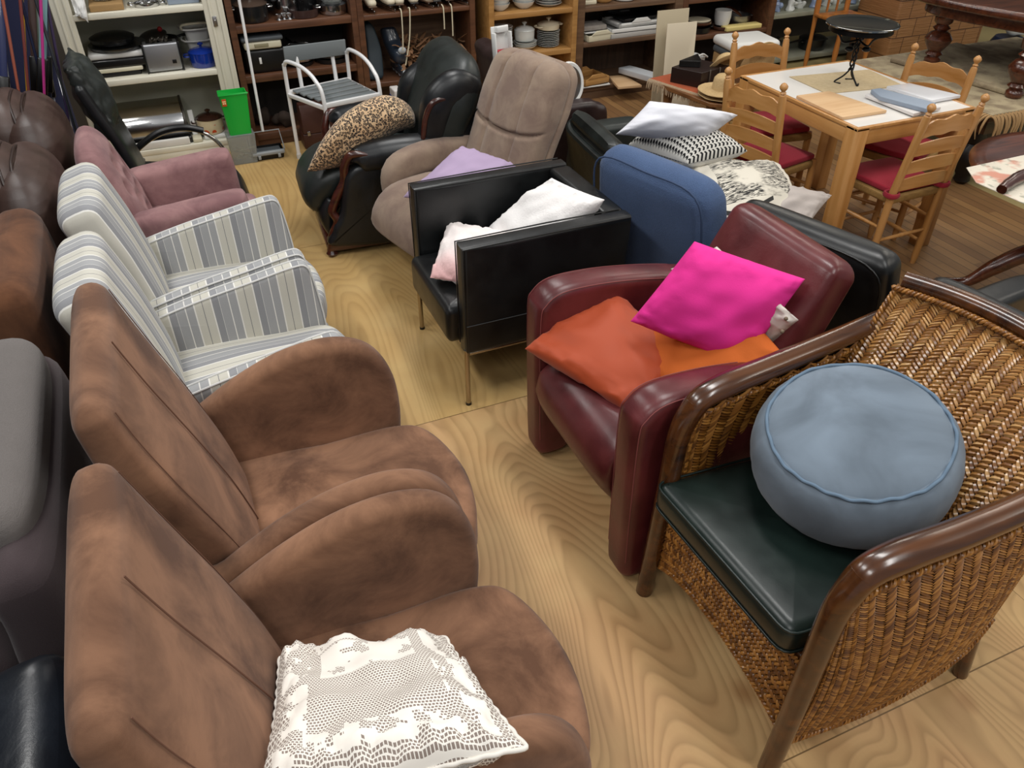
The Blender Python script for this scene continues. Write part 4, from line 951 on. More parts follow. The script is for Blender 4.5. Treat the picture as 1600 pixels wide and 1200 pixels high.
# wrought iron stand with round glass top
IR = plain('black_iron', '0e0f10', .35, .6)
st = thing('glass_topped_stand', 'black wrought iron cake stand with a round glass plate, on the dining table', 'stand', (3.345, 3.26, .752)); sx, sy_ = 3.345, 3.26
GLS = NT('smoked_glass'); GLS.set(col='1b2427', rough=.04, spec=.9, trans=.2, ior=1.6, coat=1.)
mk('glass_plate', lathe([(0, .285), (.15, .285), (.178, .292), (.180, .298), (.176, .301), (.15, .295), (0, .294)], 48, (sx, sy_, .752)), GLS.m, st)
mk('plate_rim', lathe([(.150, .262), (.158, .262), (.158, .284), (.150, .284)], 48, (sx, sy_, .752)), IR, st)
for k in range(3):
    a = 2*pi*k/3+.5; c, s = cos(a), sin(a)
    mk('foot', tube([(sx, sy_, .83), (sx+.03*c, sy_+.03*s, .79), (sx+.07*c, sy_+.07*s, .757), (sx+.045*c-.03*s, sy_+.045*s+.03*c, .757)], .0045, 8, 5), IR, st)
    mk('stem_scroll', tube([(sx+.012*cos(a+q*1.6), sy_+.012*sin(a+q*1.6), .82+q*.19/6) for q in range(7)], .0045, 8, 4), IR, st)
    mk('plate_arm', tube([(sx, sy_, .97), (sx+.07*c, sy_+.07*s, .955), (sx+.10*c, sy_+.10*s, .99), (sx+.15*c, sy_+.15*s, 1.02)], .005, 8, 5), IR, st)
    mk('leaf_ornament', ball((sx+.05*cos(a+.6), sy_+.05*sin(a+.6), .93), .022, 10, sz=.6), IR, st)
# ============================================================ ROUND PEDESTAL TABLE and what is behind
rt = thing('pedestal_table', 'round mahogany pedestal table with a floral mat, at the right edge', 'table', (3.78, 2.08, 0)); cx, cy = 3.78, 2.08
MH2 = wood('red_mahogany', '35170c', '5e301d', 0, 1, .25, .5)
mk('round_top', lathe([(0, .60), (.50, .60), (.535, .607), (.54, .62), (.53, .632), (.47, .636), (.46, .630), (0, .630)], 64, (cx, cy, 0)), MH2, rt)
mk('pedestal', lathe([(.06, .12), (.085, .16), (.05, .22), (.06, .30), (.035, .34), (.05, .40), (.065, .45), (.035, .50), (.05, .56), (.09, .60)], 28, (cx, cy, 0)), MH2, rt)
for k in range(3):
    a = radians(148+120*k); c, s = cos(a), sin(a)
    pts = [(cx+.05*c, cy+.05*s, .22), (cx+.16*c, cy+.16*s, .215), (cx+.28*c, cy+.28*s, .13), (cx+.38*c, cy+.38*s, .04), (cx+.50*c, cy+.50*s, .028)]
    mk('cabriole_leg', tube(pts, [.035, .045, .04, .026, .024], 14, 8), MH2, rt)
t = NT('floral_mat'); nz = t.noise(7, 3); t.set(col=t.mix(t.ramp(nz, [(.52, (0, 0, 0)), (.60, (1, 1, 1))]), t.mix(t.ramp(t.noise(19, 3), [(.55, (0, 0, 0)), (.62, (.7, .7, .7))]), 'd9d2c3', '8b8f80'), 'c98f7c'), rough=.8)
tag(mk('floral_mat', quadslab([P3(1510, 262, .64), P3(1525, 285, .64), P3(1600, 318, .64), P3(1700, 300, .64), P3(1620, 238, .64)], .6375, .641, .001), t.m), 'white floral mat lying on the round mahogany table', 'mat')
tag(mk('wooden_carving', lumps(tube([P3(1565, 296, .66), P3(1582, 283, .665), P3(1610, 270, .67), P3(1650, 262, .67)], [.02, .026, .028, .03], 12, 6), .004, 40), MAH), 'dark carved wooden piece lying on the floral mat', 'carving')
# ============================================================ THINGS ON THE FLOOR BY THE CUPBOARD
GRN = plain('bright_green_plastic', '0fae3c', .4, coat=.1)
def tapered(x0, x1, y0, y1, z0, z1, tp, th=.004, b=.006):
    """open tapered bin: bottom x0..x1,y0..y1, grows by tp at the top"""
    def rr(e, z): return [Vector((a, c, z)) for a, c in ((x0-e+b, y0-e), (x1+e-b, y0-e), (x1+e, y0-e+b), (x1+e, y1+e-b), (x1+e-b, y1+e), (x0-e+b, y1+e), (x0-e, y1+e-b), (x0-e, y0-e+b))]
    return loft([rr(0, z0), rr(tp, z1), rr(tp-th, z1), rr(-th, z0+th)])
p = at(377, 240, 0); q = at(357, 205, .14)
tub = thing('plastic_tub', 'clear plastic tub of pale clutter holding up the green bin', 'tub', (.385, 5.40, 0))
CLP = NT('clear_plastic'); CLP.set(col='d5dad8', rough=.12, trans=.75, ior=1.3)
mk('tub_body', tapered(.31, .465, 5.36, 5.46, 0, .19, .012), CLP.m, tub); mk('tub_rim', tapered(.302, .473, 5.352, 5.468, .183, .193, .002, .014), CLP.m, tub)
for k in range(16):
    random.seed(k); a = (.33+random.random()*.11, 5.375+random.random()*.07, .012+.006*k); v = xf(box(-.022, .022, -.008, .008, -.003, .003, .002), a, (random.random()*.6, random.random()*.6, random.random()*3))
    tag(mk('bone_tile', v, plain('ivory', 'cfc8ae', .5)), 'ivory coloured small tile in the clear plastic tub', 'tile', 'ivory tiles in the clear tub')
gb = thing('storage_bin', 'bright green tapered plastic bin standing in the clear tub', 'bin', (.385, 5.41, .195))
mk('bin_body', tapered(.325, .46, 5.365, 5.455, .194, .455, .018), GRN, gb)
mk('bin_lip', loft([[Vector((.300, 5.345, .455)), Vector((.483, 5.345, .455)), Vector((.483, 5.348, .462)), Vector((.345, 5.348, .462)), Vector((.300, 5.348, .49))], [Vector((.300, 5.341, .455)), Vector((.483, 5.341, .455)), Vector((.483, 5.344, .462)), Vector((.345, 5.344, .462)), Vector((.300, 5.344, .49))]]), GRN, gb)
stk = mk('sticker', box(.316, .343, 5.3445, 5.3465, .39, .435, .0005), plain('sticker_orange', 'c44a1d', .5), gb)
for (a, b) in ((.320, .414), (.331, .414), (.320, .402), (.331, .402)): mk('sticker_mark', box(a, a+.008, 5.3435, 5.345, b, b+.009, .0003), plain('sticker_cream', 'f0d69a', .5), stk)
# long handled dustpan
dp = thing('dustpan', 'black and grey dustpan with a long white pole handle', 'dustpan', (.52, 5.45, 0)); GP = plain('grey_plastic', '8f9496', .4)
mk('pan_tray', tapered(.44, .64, 5.38, 5.50, 0, .055, .006), BPL, dp)
mk('pan_lip', box(.435, .648, 5.355, 5.385, .035, .06, .006), GP, dp)
mk('pan_insert', box(.45, .63, 5.40, 5.48, .03, .05, .004), plain('slate_plastic', '50565a', .5), dp)
for a in (.47, .60): mk('clip', box(a, a+.018, 5.35, 5.358, .015, .04, .002), GP, dp)
mk('wire_frame', tube([(.435, 5.385, .055), (.432, 5.50, .15), (.65, 5.50, .15), (.652, 5.385, .055)], .004, 8, 0), GP, dp)
tp = aty(370, -20, 5.56)
mk('pole', tube([(.545, 5.50, .15), (tp.x, tp.y, tp.z), tuple(Vector((tp.x, tp.y, tp.z))+(Vector((tp.x, tp.y, tp.z))-Vector((.545, 5.50, .15)))*.25)], .0095, 12, 0), plain('white_enamel', 'e6e6e6', .3, coat=.4), dp)
# ---- white shower stool
WE = plain('white_enamel', 'e6e6e6', .3, coat=.4); SLT = plain('grey_slat', '6f7577', .5)
wc = thing('shower_chair', 'white tubular chair with grey slatted seat and back board', 'chair', (1.02, 5.32, 0))
FL, FR, NR, NL = Vector((.73, 5.32, 0)), Vector((1.16, 5.44, 0)), Vector((1.26, 5.05, 0)), Vector((.885, 4.97, 0))
Z = lambda v, z: Vector((v.x, v.y, z)); hz = .435
for f, n in ((FL, NL), (FR, NR)):
    m = f.lerp(n, .55); mk('arm_hoop', tube([Z(f, 0), Z(f, .55), Z(f.lerp(n, .03), .61), Z(f.lerp(n, .15), .635), Z(m, .625), Z(f.lerp(n, .85), .57), Z(n, .46), Z(n, 0)], .0125, 12, 5), WE, wc)
    mk('side_rail', bar(Z(f, hz-.015), Z(n, hz-.015), .022, .022), WE, wc)
    for q in (f, n): mk('rubber_foot', tube([Z(q, 0), Z(q, .03)], .016, 12, 0), plain('pale_rubber', 'c9c9c4', .7), wc)
mk('seat_rail', bar(Z(FL, hz), Z(FR, hz), .022, .028), WE, wc); mk('seat_rail', bar(Z(NL, hz), Z(NR, hz), .022, .028), WE, wc)
for k in range(5):
    t0 = (k+.12)/5; t1 = (k+.88)/5; m = (t0+t1)/2; a = FL.lerp(NL, m); b = FR.lerp(NR, m); d = (b-a).normalized()*.02
    mk('seat_slat', bar(Z(a+d, hz+.008), Z(b-d, hz+.008), .058, .014, .004), SLT, wc)
back = Vector((-.0, .05, 0))
for u in (.22, .78):
    a = FL.lerp(FR, u); mk('back_post', tube([Z(a, hz), Z(a+back*.8, .66)], .013, 10, 0), WE, wc)
a, b = FL.lerp(FR, .04)+back*.7, FL.lerp(FR, 1.0)+back*.7+Vector((0, -.03, 0))
mk('back_board', bar(Z(a, .655), Z(b, .64), .014, .095, .004), SLT, wc)
# ============================================================ SHELF CONTENTS
STE = plain('steel', 'b5b5b5', .3, 1); STL = plain('polished_steel', 'c4c4c4', .18, 1); PORC = plain('porcelain', 'd6dad8', .25, coat=.4); CRM = plain('cream_plastic', 'cfc9b0', .45)
BKE = plain('black_enamel', '121314', .3, coat=.3); WHP = plain('white_plastic', 'd9d9d6', .45); CER = plain('cream_ceramic', 'd8cfb6', .3, coat=.3); BRE = plain('brown_enamel', '2e1711', .25, coat=.4)
def pot(label, c, r, h, mat, lid=None, knob=None, handles=2, ang=0., group=None, name='cooking_pot', cat_='pot', flare=1.0, sx=1., lidh=.03):
    t_ = thing(name, label, cat_, tuple(c), group)
    mk('pot_body', lathe([(r*.9/flare, 0), (r*.97/flare, h*.08), (r, h*.55), (r, h), (r-.004, h), (r-.005, h*.5), (r*.9/flare-.004, .006)], 32, c, sx=sx), mat, t_)
    if lid: mk('lid', lathe([(r*1.02, h), (r*1.02, h+.004), (r*.8, h+lidh*.6), (r*.35, h+lidh*.95), (.001, h+lidh)], 32, c, sx=sx), lid, t_)
    if knob: mk('knob', lathe([(.008, h+lidh), (.008, h+lidh+.01), (.018, h+lidh+.016), (.018, h+lidh+.024), (.004, h+lidh+.03)], 16, c), knob, t_)
    if handles == 2:
        for s in (0, pi):
            a = ang+s; d = Vector((cos(a)*sx, sin(a), 0)); n = Vector((-sin(a), cos(a), 0)); b = Vector(c)+d*r+Vector((0, 0, h*.82))
            mk('handle', tube([b-n*.035, b-n*.028+d*.026, b+n*.028+d*.026, b+n*.035], .006, 8, 4), knob or mat, t_)
    elif handles == 1:
        d = Vector((cos(ang), sin(ang), 0)); b = Vector(c)+d*r+Vector((0, 0, h*.8)); mk('handle', tube([b, b+d*.07+Vector((0, 0, .01)), b+d*.18+Vector((0, 0, .02))], [.008, .009, .013], 10, 4), knob or BPL, t_)
    return t_
def slab_thing(name, label, cat_, x0, x1, y0, y1, z0, z1, mat, b=.008, **k): return tag(mk(name, box(x0, x1, y0, y1, z0, z1, b, 3), mat), label, cat_, k.get('group'))
# --- cream cupboard, middle shelf (z .545)
z = .545
q = thing('toaster', 'brushed steel two slot toaster with black ends on the cream cupboard shelf', 'toaster', (.07, 5.72, z)); BST = plain('brushed_steel', 'a6a8ac', .38, .85)
mk('toaster_body', xf(box(-.105, .105, -.05, .05, .008, .175, .012, 3), (.045, 5.72, z)), BST, q)
for a in (-.112, .104): mk('end_cap', xf(box(a, a+.010, -.052, .052, 0, .178, .006, 2), (.045, 5.72, z)), BPL, q)
mk('slot_panel', xf(box(-.08, .08, -.03, .03, .174, .178, .001), (.045, 5.72, z)), BPL, q)
mk('badge', xf(box(.05, .075, -.0525, -.050, .05, .073, .001), (.045, 5.72, z)), BPL, q)
cord = [(.0+.05*sin(k*1.3)+.045, 5.70+.03*cos(k*2.1), z+.186+.012*abs(sin(k*1.9))) for k in range(16)]
tag(mk('chain_trivet', join(*[xf(tube([(.011*cos(a*pi/4), .006*sin(a*pi/4), 0) for a in range(8)], .0028, 6, 2, closed=True), c_, (k*.9, k*.5, k*1.1)) for k, c_ in enumerate(cat(cord, 2))]), plain('dark_steel', '4e4a44', .35, .8)), 'coil of dark metal chain lying on top of the steel toaster', 'chain')
bl = plain('blue_enamel', '12318a', .2, coat=.6)
pot('deep blue enamel casserole with a lid and pale rim, on the middle cupboard shelf', (.285, 5.74, z), .085, .085, bl, bl, bl, 2, 0.)
for k, (dz, zz) in enumerate(((0, 0), (0, .07))):
    b_ = thing('strainer_basket', ['white plastic strainer basket at the bottom of the nested pair behind the blue casserole', 'upper white plastic basket with a bail handle behind the blue casserole'][k], 'basket', (.295, 5.92, z+.02+zz), 'white plastic baskets in the cream cupboard')
    v = tapered(.235, .345, 5.87, 5.97, z+zz, z+.13+zz, .025, .004, .02); mk('basket_body', v, WHP, b_)
    mk('basket_rim', tube([(.205, 5.84, z+.13+zz), (.375, 5.84, z+.13+zz), (.375, 6.0, z+.13+zz), (.205, 6.0, z+.13+zz)], .006, 8, 3, closed=True), WHP, b_)
    if k: mk('bail_handle', tube([(.20, 5.84, z+.205), (.21, 5.82, z+.235), (.36, 5.82, z+.235), (.375, 5.84, z+.205)], .008, 8, 4), CRM, b_)
slab_thing('waffle_maker', 'black and cream electric appliance under the stack in the cream cupboard', 'appliance', -.36, -.10, 5.70, 5.92, z, z+.028, BPL)
slab_thing('hot_plate', 'cream topped appliance tray second in the cupboard stack', 'appliance', -.37, -.085, 5.68, 5.94, z+.030, z+.055, CRM)
slab_thing('sandwich_press', 'black sandwich press in the middle of the cupboard stack', 'appliance', -.37, -.06, 5.68, 5.94, z+.058, z+.105, BKE)
q = thing('party_grill', 'white based grill with black pan, upper in the cupboard stack', 'appliance', (-.21, 5.82, z+.107)); mk('grill_base', box(-.38, -.04, 5.69, 5.95, z+.107, z+.142, .01), WHP, q); mk('grill_pan', lathe([(.15, .142), (.165, .15), (.17, .165), (.15, .163), (0, .16)], 32, (-.2, 5.83, z)), BKE, q)
pot('black shallow pan with a glass lid topping the cupboard stack', (-.22, 5.84, z+.17), .13, .03, BKE, BKE, None, 0, name='frying_pan', cat_='pan')
slab_thing('gratin_dish', 'grey glass dish stacked behind the toaster', 'dish', -.03, .16, 5.86, 6.04, z, z+.05, plain('grey_glass', '8a9594', .2), group='grey glass dishes behind the toaster')
slab_thing('gratin_dish', 'second grey glass dish, uppermost behind the toaster', 'dish', -.02, .15, 5.87, 6.03, z+.053, z+.11, plain('grey_glass', '8a9594', .2), group='grey glass dishes behind the toaster')
pot('black frying pan lying on the grey glass dishes', (.07, 5.95, z+.115), .10, .028, BKE, None, None, 1, .2, name='frying_pan', cat_='pan')
gl = thing('pan_lid', 'grey pan lid with a red knob leaning in the cream cupboard', 'lid', (.02, 5.93, z+.15)); mk('lid_dome', xf(lathe([(.10, 0), (.10, .004), (.07, .022), (.03, .03), (.001, .032)], 28), (.01, 5.93, z+.155), (radians(8), radians(-14), 0)), plain('dark_steel', '4e4a44', .35, .8), gl); mk('knob', ball((.07, 5.91, z+.205), .016, 12), plain('red_knob', '9c1f22', .4), gl)
# --- cream cupboard, bottom shelf (z .085)
z = .085
q = thing('bread_bin', 'stainless steel roll top bread bin on the bottom shelf of the cream cupboard', 'bread bin', (-.12, 5.82, z+.045))
mk('bin_base', box(-.33, .09, 5.69, 5.97, z+.045, z+.065, .004), BPL, q)
pr_ = [(5.70, z+.065)]+[(5.83-.13*cos(a*pi/16), z+.085+.14*sin(a*pi/16)) for a in range(0, 9)]+[(5.96, z+.225), (5.96, z+.065)]
mk('roll_top', prism([(a, b) for a, b in pr_], -.315, .075, .004, 'yz', sm=0, caps=1), STL, q)
for a in (-.33, .075): mk('end_panel', prism([(p0[0]-.004 if p0[0] < 5.83 else p0[0]+.004, p0[1]+.004) for p0 in pr_], a, a+.015, .003, 'yz', sm=0, caps=1), plain('dark_steel', '4e4a44', .35, .8), q)
mk('slot_handle', box(-.15, -.09, 5.694, 5.70, z+.082, z+.088, .001), BPL, q)
slab_thing('baking_tin', 'flat dark baking tin beneath the steel bread bin', 'tin', -.34, .10, 5.66, 5.98, z, z+.042, BKE)
slab_thing('paper_pile', 'pile of papers in a clear bag at the front of the bottom cupboard shelf', 'papers', -.27, .08, 5.63, 5.655, z, z+.05, plain('paper_white', 'd8d6d0', .6))
lb = thing('kitchen_scale', 'white wedge shaped kitchen gadget between bread bin and flowered pot', 'scale', (.13, 5.70, z)); mk('scale_foot', box(.10, .16, 5.64, 5.78, z, z+.03, .008), CRM, lb); mk('scale_column', bar((.125, 5.74, z+.02), (.125, 5.80, z+.17), .035, .05, .006), WHP, lb)
slab_thing('serving_tray', 'white tray under the flowered pot', 'tray', .175, .345, 5.66, 5.82, z, z+.03, WHP, b=.012)
PT = NT('flowered_enamel'); t = PT; vo = t.n('TexVoronoi', {'Vector': t.co(), 'Scale': 17., 'Randomness': .7}).outputs; zz_ = t.n('SeparateXYZ', {0: t.co()}).outputs[2]
msk = t.math('MULTIPLY', t.math('LESS_THAN', vo[0], .40), t.math('LESS_THAN', t.math('ABSOLUTE', t.math('SUBTRACT', zz_, .04)), .026))
t.set(col=t.mix(msk, 'd8caa9', t.mix(t.math('LESS_THAN', vo[0], .2), 'd0481c', 'c9872b')), rough=.22, coat=.5)
pot('cream enamel pot with orange flowers and a dark brown lid', (.235, 5.74, z+.031), .086, .095, PT.m, BRE, BRE, 2, 0., lidh=.028)
# --- cream cupboard, top shelf (z .93)
z = .93
slab_thing('cardboard_tray', 'cardboard tray of crumpled plastic on the upper cupboard shelf', 'tray', -.29, -.10, 5.65, 5.92, z, z+.04, plain('cardboard', 'a07f52', .8))
tag(mk('plastic_bag', lumps(ball((-.20, 5.78, z+.075), .075, 20, sz=.5), .02, 22), CLP.m), 'crumpled clear plastic bag in the cardboard tray', 'bag')
tag(mk('white_bag', lumps(pillow((-.37, 5.60, z+.0), (-.31, 5.60, z-.04), (-.29, 5.70, z+.16), (-.38, 5.72, z+.16), .02, seed=3), .006, 25), WHP), 'white bag hanging over the edge of the upper cupboard shelf', 'bag')
pot('shallow silver dish on the upper cupboard shelf', (.03, 5.72, z), .075, .02, STL, None, STL, 2, 0, name='serving_dish', cat_='dish')
slab_thing('appliance_box', 'blue-grey appliance box on the upper cupboard shelf', 'box', .15, .335, 5.67, 5.95, z, z+.10, plain('blue_grey_card', '8a97a8', .5))
# --- dark bookcase (z .785, .475, .09)
z = .785
pot('large black stock pot with a lid on the dark bookcase', (.64, 5.74, z), .105, .10, BKE, plain('dark_brown_lid', '4a3c33', .3), STL, 2, 0.)
pot('steel saucepan behind the skillet', (.88, 5.84, z), .085, .12, STL, STL, BPL, 2, .3)
pot('brown skillet with a long handle', (.97, 5.73, z), .095, .05, plain('bronze_enamel', '3c2a26', .3, coat=.3), None, BPL, 1, 2.2, name='skillet', cat_='pan')
pot('black handled small saucepan leaning on the skillet', (1.01, 5.84, z+.002), .07, .09, BKE, None, BPL, 1, 1.2)
pot('steel colander pan near the bookcase divider', (1.17, 5.74, z), .09, .06, STL, None, STL, 2, 0.)
pot('clear glass bowl above the steel pan by the divider', (1.17, 5.74, z+.062), .085, .07, CLP.m, None, None, 0, name='glass_bowl', cat_='bowl', flare=1.4)
for k in range(3): tag(mk('egg_cup', lathe([(.02, 0), (.008, .01), (.018, .03), (.02, .035), (.016, .034), (0, .02)], 16, (.80+.035*k, 5.69+.01*(k % 2), z)), STE), ['left', 'middle', 'right'][k]+' one of the small steel cups by the black stock pot', 'cup', 'small steel cups beside the stock pot')
z = .475
q = thing('deep_fryer', 'black and cream lidded container on the dark bookcase', 'container', (.66, 5.76, z))
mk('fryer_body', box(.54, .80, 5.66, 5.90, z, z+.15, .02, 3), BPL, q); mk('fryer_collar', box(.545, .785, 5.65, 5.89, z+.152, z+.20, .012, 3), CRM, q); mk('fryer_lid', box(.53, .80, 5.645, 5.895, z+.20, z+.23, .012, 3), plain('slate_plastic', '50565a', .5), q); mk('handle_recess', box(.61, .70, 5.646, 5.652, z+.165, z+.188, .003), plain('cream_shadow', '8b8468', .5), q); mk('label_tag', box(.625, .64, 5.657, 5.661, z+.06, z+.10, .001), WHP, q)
for k in range(4): pot(['lowest', 'second', 'third', 'topmost'][k]+' steel frying pan of the stack beside the black container', (.90+.004*k, 5.78, z+.031*k), .095, .025, STL if k % 2 else BKE, None, None, 1, .9+.3*k, name='frying_pan', cat_='pan', group='steel pans stacked on the dark bookcase')
for k in range(3): pot(['lowest', 'middle', 'uppermost'][k]+' black pan of the nest behind the shower chair', (1.13, 5.78, z+.035*k), .115-.006*k, .03, BKE, None, None, 1, 2.4+.2*k, name='frying_pan', cat_='pan', group='black pans nested on the dark bookcase')
# sewing machine case under the stool
q = thing('sewing_machine_case', 'brown wooden sewing machine case with a carrying handle on the floor by the dark bookcase', 'case', (1.0, 5.53, 0))
CS = plain('brown_case', '4a2a20', .45, var=.15)
mk('case_base', box(.80, 1.22, 5.46, 5.608, 0, .10, .006), CS, q); mk('case_cover', prism([(5.46, .104), (5.47, .24), (5.50, .285), (5.575, .285), (5.602, .24), (5.607, .104)], .805, 1.215, .006, 'yz', sm=0, caps=1), CS, q)
mk('carry_handle', tube([(.95, 5.535, .286), (.955, 5.535, .315), (1.05, 5.535, .315), (1.055, 5.535, .286)], .006, 8, 4), CRM, q)
mk('catch', box(1.17, 1.19, 5.452, 5.46, .09, .12, .002), STE, q); mk('catch', box(.83, .85, 5.452, 5.46, .09, .12, .002), STE, q)
tc = bpy.data.curves.new('lettering', 'FONT'); tc.body = 'SINGER'; tc.size = .035; tc.extrude = .0008; to = bpy.data.objects.new('tmp', tc); COL.objects.link(to)
me = bpy.data.meshes.new_from_object(to); bpy.data.objects.remove(to)
mk('lettering', ([Vector((.955+v.co.x, 5.4595-.001-v.co.z, .175+v.co.y)) for v in me.vertices], [tuple(f.vertices) for f in me.polygons]), plain('gold_letter', 'a08f70', .5), q, smooth=False)
for k, (a, b) in enumerate(((.60, .10), (.68, .07), (.73, .09))): tag(mk('garden_glove', lumps(ball((a, 5.80-.05*k, .10+b*.5), b*.55, 14), .02, 18, k), plain('dark_brown_cloth', '33271f', .9)), ['larger', 'smaller middle', 'right hand'][k]+' dark brown bundle on the bottom of the dark bookcase', 'bundle', 'dark bundles low in the bookcase')
# --- skate bookcase
z = .775; SKW = plain('skate_leather', 'cfc5ae', .5, var=.1); SKB = plain('skate_black', '17171a', .4)
def skate(label, x, y, rot, tilt, mat, sole):
    r = thing('ice_skate', label, 'skate', (0, 0, 0), 'ice skates in a row on the brown bookcase')
    T = Matrix.Translation((x, y, z+.003)) @ Matrix.Rotation(rot, 4, 'Z') @ Matrix.Rotation(tilt, 4, 'Y')
    def M(m): return ([(T @ Vector(p).to_4d()).to_3d() for p in m[0]], m[1])
    r.location = (x, y, z); ORG[r.name] = Vector((x, y, z))
    mk('boot', M(pad([(.12, 0, .055), (.07, 0, .06), (.0, 0, .075), (-.06, 0, .11), (-.075, 0, .17), (-.08, 0, .215)], [.022, .028, .034, .045, .042, .046], [.03, .035, .034, .033, .036, .04], p=2.3, r0=.025, r1=.01, n=20, lv=14)), mat, r)
    mk('sole', M(box(-.10, .125, -.028, .028, .034, .042, .003)), sole, r)
    bd = mk('blade', M(box(-.115, .15, -.0025, .0025, .0, .02, .001)), STL, r)
    for a in (-.06, .07): mk('blade_post', M(box(a-.02, a+.02, -.004, .004, .018, .036, .001)), STL, bd)
    mk('laces', M(tube([(.03+.012*k*(-1), (.012 if k % 2 else -.012), .10+.006*k) for k in range(6)], .0022, 6, 3)), plain('lace_cream', 'c9c0a6', .9), r)
    return r
for k, x in enumerate((1.42, 1.53, 1.63, 1.72, 1.80, 1.89, 1.98, 2.05)):
    skate(['cream ice skate lying on its side at the left end of the skate row', 'cream ice skate second from the left, black toe', 'white ice skate third in the skate row', 'white ice skate fourth in the skate row', 'white ice skate with dark sole in the middle right of the row', 'white ice skate third from the right end of the row', 'cream ice skate second from the right end of the row', 'cream ice skate at the right end of the row'][k], x, 5.77, -pi/2+.25*sin(k*2.), .0 if k else .0, SKW, SKB if k % 2 else plain('brown_sole', '5a4534', .5))
for li, (x0, dz, dx) in enumerate(((1.60, .24, -.01), (1.66, .34, -.06), (1.90, .13, 0), (1.96, .18, 0))):
    tag(mk('skate_lace', tube([(x0, 5.64, z+.02), (x0, 5.606, z+.005), (x0+dx*.3, 5.60, z-dz*.5), (x0+dx, 5.602, z-dz)], .0045, 8, 6), plain('lace_cream', 'c9c0a6', .9)), ['leftmost short', 'longest slanting', 'third', 'rightmost'][li]+' cream skate lace hanging over the shelf edge', 'lace', 'skate laces hanging over the shelf edge')
z = .33
q = thing('inline_skate', 'dark blue-grey roller skate boot on the lower shelf of the skate bookcase', 'skate', (1.58, 5.76, z+.02)); SKG = plain('slate_blue_plastic', '2b3440', .3, coat=.4)
mk('boot', pad([(1.60, 5.66, z+.14), (1.59, 5.74, z+.15), (1.58, 5.82, z+.20), (1.56, 5.86, z+.30)], [.05, .055, .06, .06], [.05, .055, .06, .055], across=(1, 0, 0), p=2.5, r0=.04, r1=.02), SKG, q)
mk('buckle', ball((1.60, 5.66, z+.19), .03, 14, sy=.5, sz=.8), plain('pale_grey_plastic', 'a9b0b5', .3), q)
for k in range(4): w_ = mk('wheel', xf(lathe([(.01, -.012), (.036, -.010), (.038, 0), (.036, .010), (.01, .012)], 20), (1.59, 5.64+.075*k, z+.04), (0, pi/2, 0)), plain('pale_grey_plastic', 'a9b0b5', .3), q)
mk('wheel_frame', box(1.57, 1.578, 5.62, 5.90, z+.03, z+.095, .003), SKG, q)
tag(mk('swim_fin', pad([(1.40, 5.68, z+.01), (1.42, 5.74, z+.2), (1.40, 5.80, z+.37)], [.012, .014, .03], [.055, .05, .035], across=(1, 0, 0), p=3), plain('teal_black_rubber', '1b2a33', .5)), 'dark swim fin with a teal end leaning in the skate bookcase', 'fin')
random.seed(5); CURL = plain('dried_leaf', '7d5a3d', .8, var=.3)
def curl():
    vs = []
    for k in range(170):
        a = random.random()*2*pi; x = 1.62+random.random()*.46; y = 5.66+random.random()*.2; zz = z+.03+random.random()*.17
        p = Vector((x, y, zz)); d = Vector((cos(a), sin(a), random.uniform(-.3, .9))).normalized(); n = Vector((random.uniform(-1, 1), random.uniform(-1, 1), random.uniform(-1, 1)))
        vs.append(tube([p, p+d*.04+n*.012, p+d*.08-n*.01, p+d*.11], [.003, .014, .012, .002], 6, 3, flat=.3))
    return join(*vs)
tag(mk('dried_flower_pile', curl(), CURL), 'heap of dried brown leaves and flowers behind the black carved armchair', 'dried flowers', kind='stuff')
bx = slab_thing('carton', 'narrow white and blue carton standing by the skate bookcase', 'carton', 1.44, 1.50, 5.38, 5.50, 0, .34, plain('white_card', 'd7d3d0', .6))
mk('blue_band', box(1.4385, 1.5015, 5.3785, 5.5015, .26, .29, .001), plain('carton_blue', '1f3f9a', .5), bx)
# --- plates bookcase
def plate_prof(r, h): return [(0, 0), (r*.6, 0), (r*.65, .003), (r, h), (r, h+.002), (r*.66, .007), (r*.6, .004), (0, .004)]
def stack(label, c, r, n, h, step, grp, bowl=False, var=.004):
    pos_ = ['lowest', 'second', 'third', 'fourth', 'fifth', 'sixth', 'seventh', 'eighth', 'ninth', 'tenth', 'eleventh', 'twelfth', 'thirteenth']
    pf = [(0, 0), (r*.45, 0), (r*.5, .004), (r*.85, h*.5), (r, h), (r-.003, h), (r*.8, h*.5), (r*.45, .005), (0, .005)] if bowl else plate_prof(r, h)
    o0 = None
    for k in range(n):
        where = 'topmost' if k == n-1 else pos_[k]
        lb = '%s white %s %s' % (where, 'bowl' if bowl else 'plate', label)
        if o0 is None: o0 = mk('bowl' if bowl else 'plate', lathe(pf, 28, c), PORC, org=c); tag(o0, lb, 'bowl' if bowl else 'plate', grp)
        else: dup(o0, (random.uniform(-var, var), random.uniform(-var, var), step*k), lb)
z = .415
stack('of the left stack on the lower plate shelf', (2.385, 5.74, z), .085, 13, .012, .0135, 'plates in the left stack of the lower plate shelf')
stack('of the stack under the lidded white tureen', (2.575, 5.73, z), .088, 3, .03, .014, 'deep plates under the white tureen', bowl=True)
pot('white lidded tureen standing on plates in the oak bookcase', (2.572, 5.74, z+.062), .076, .07, PORC, PORC, PORC, 0, name='tureen', cat_='tureen', lidh=.03)
stack('of the right stack on the lower plate shelf', (2.77, 5.74, z), .085, 9, .012, .0125, 'plates in the right stack of the lower plate shelf')
pot('cream lidded casserole on the right stack of plates', (2.77, 5.74, z+.122), .083, .03, CER, CER, CER, 2, .2, name='casserole', cat_='casserole', lidh=.025)
z = .70
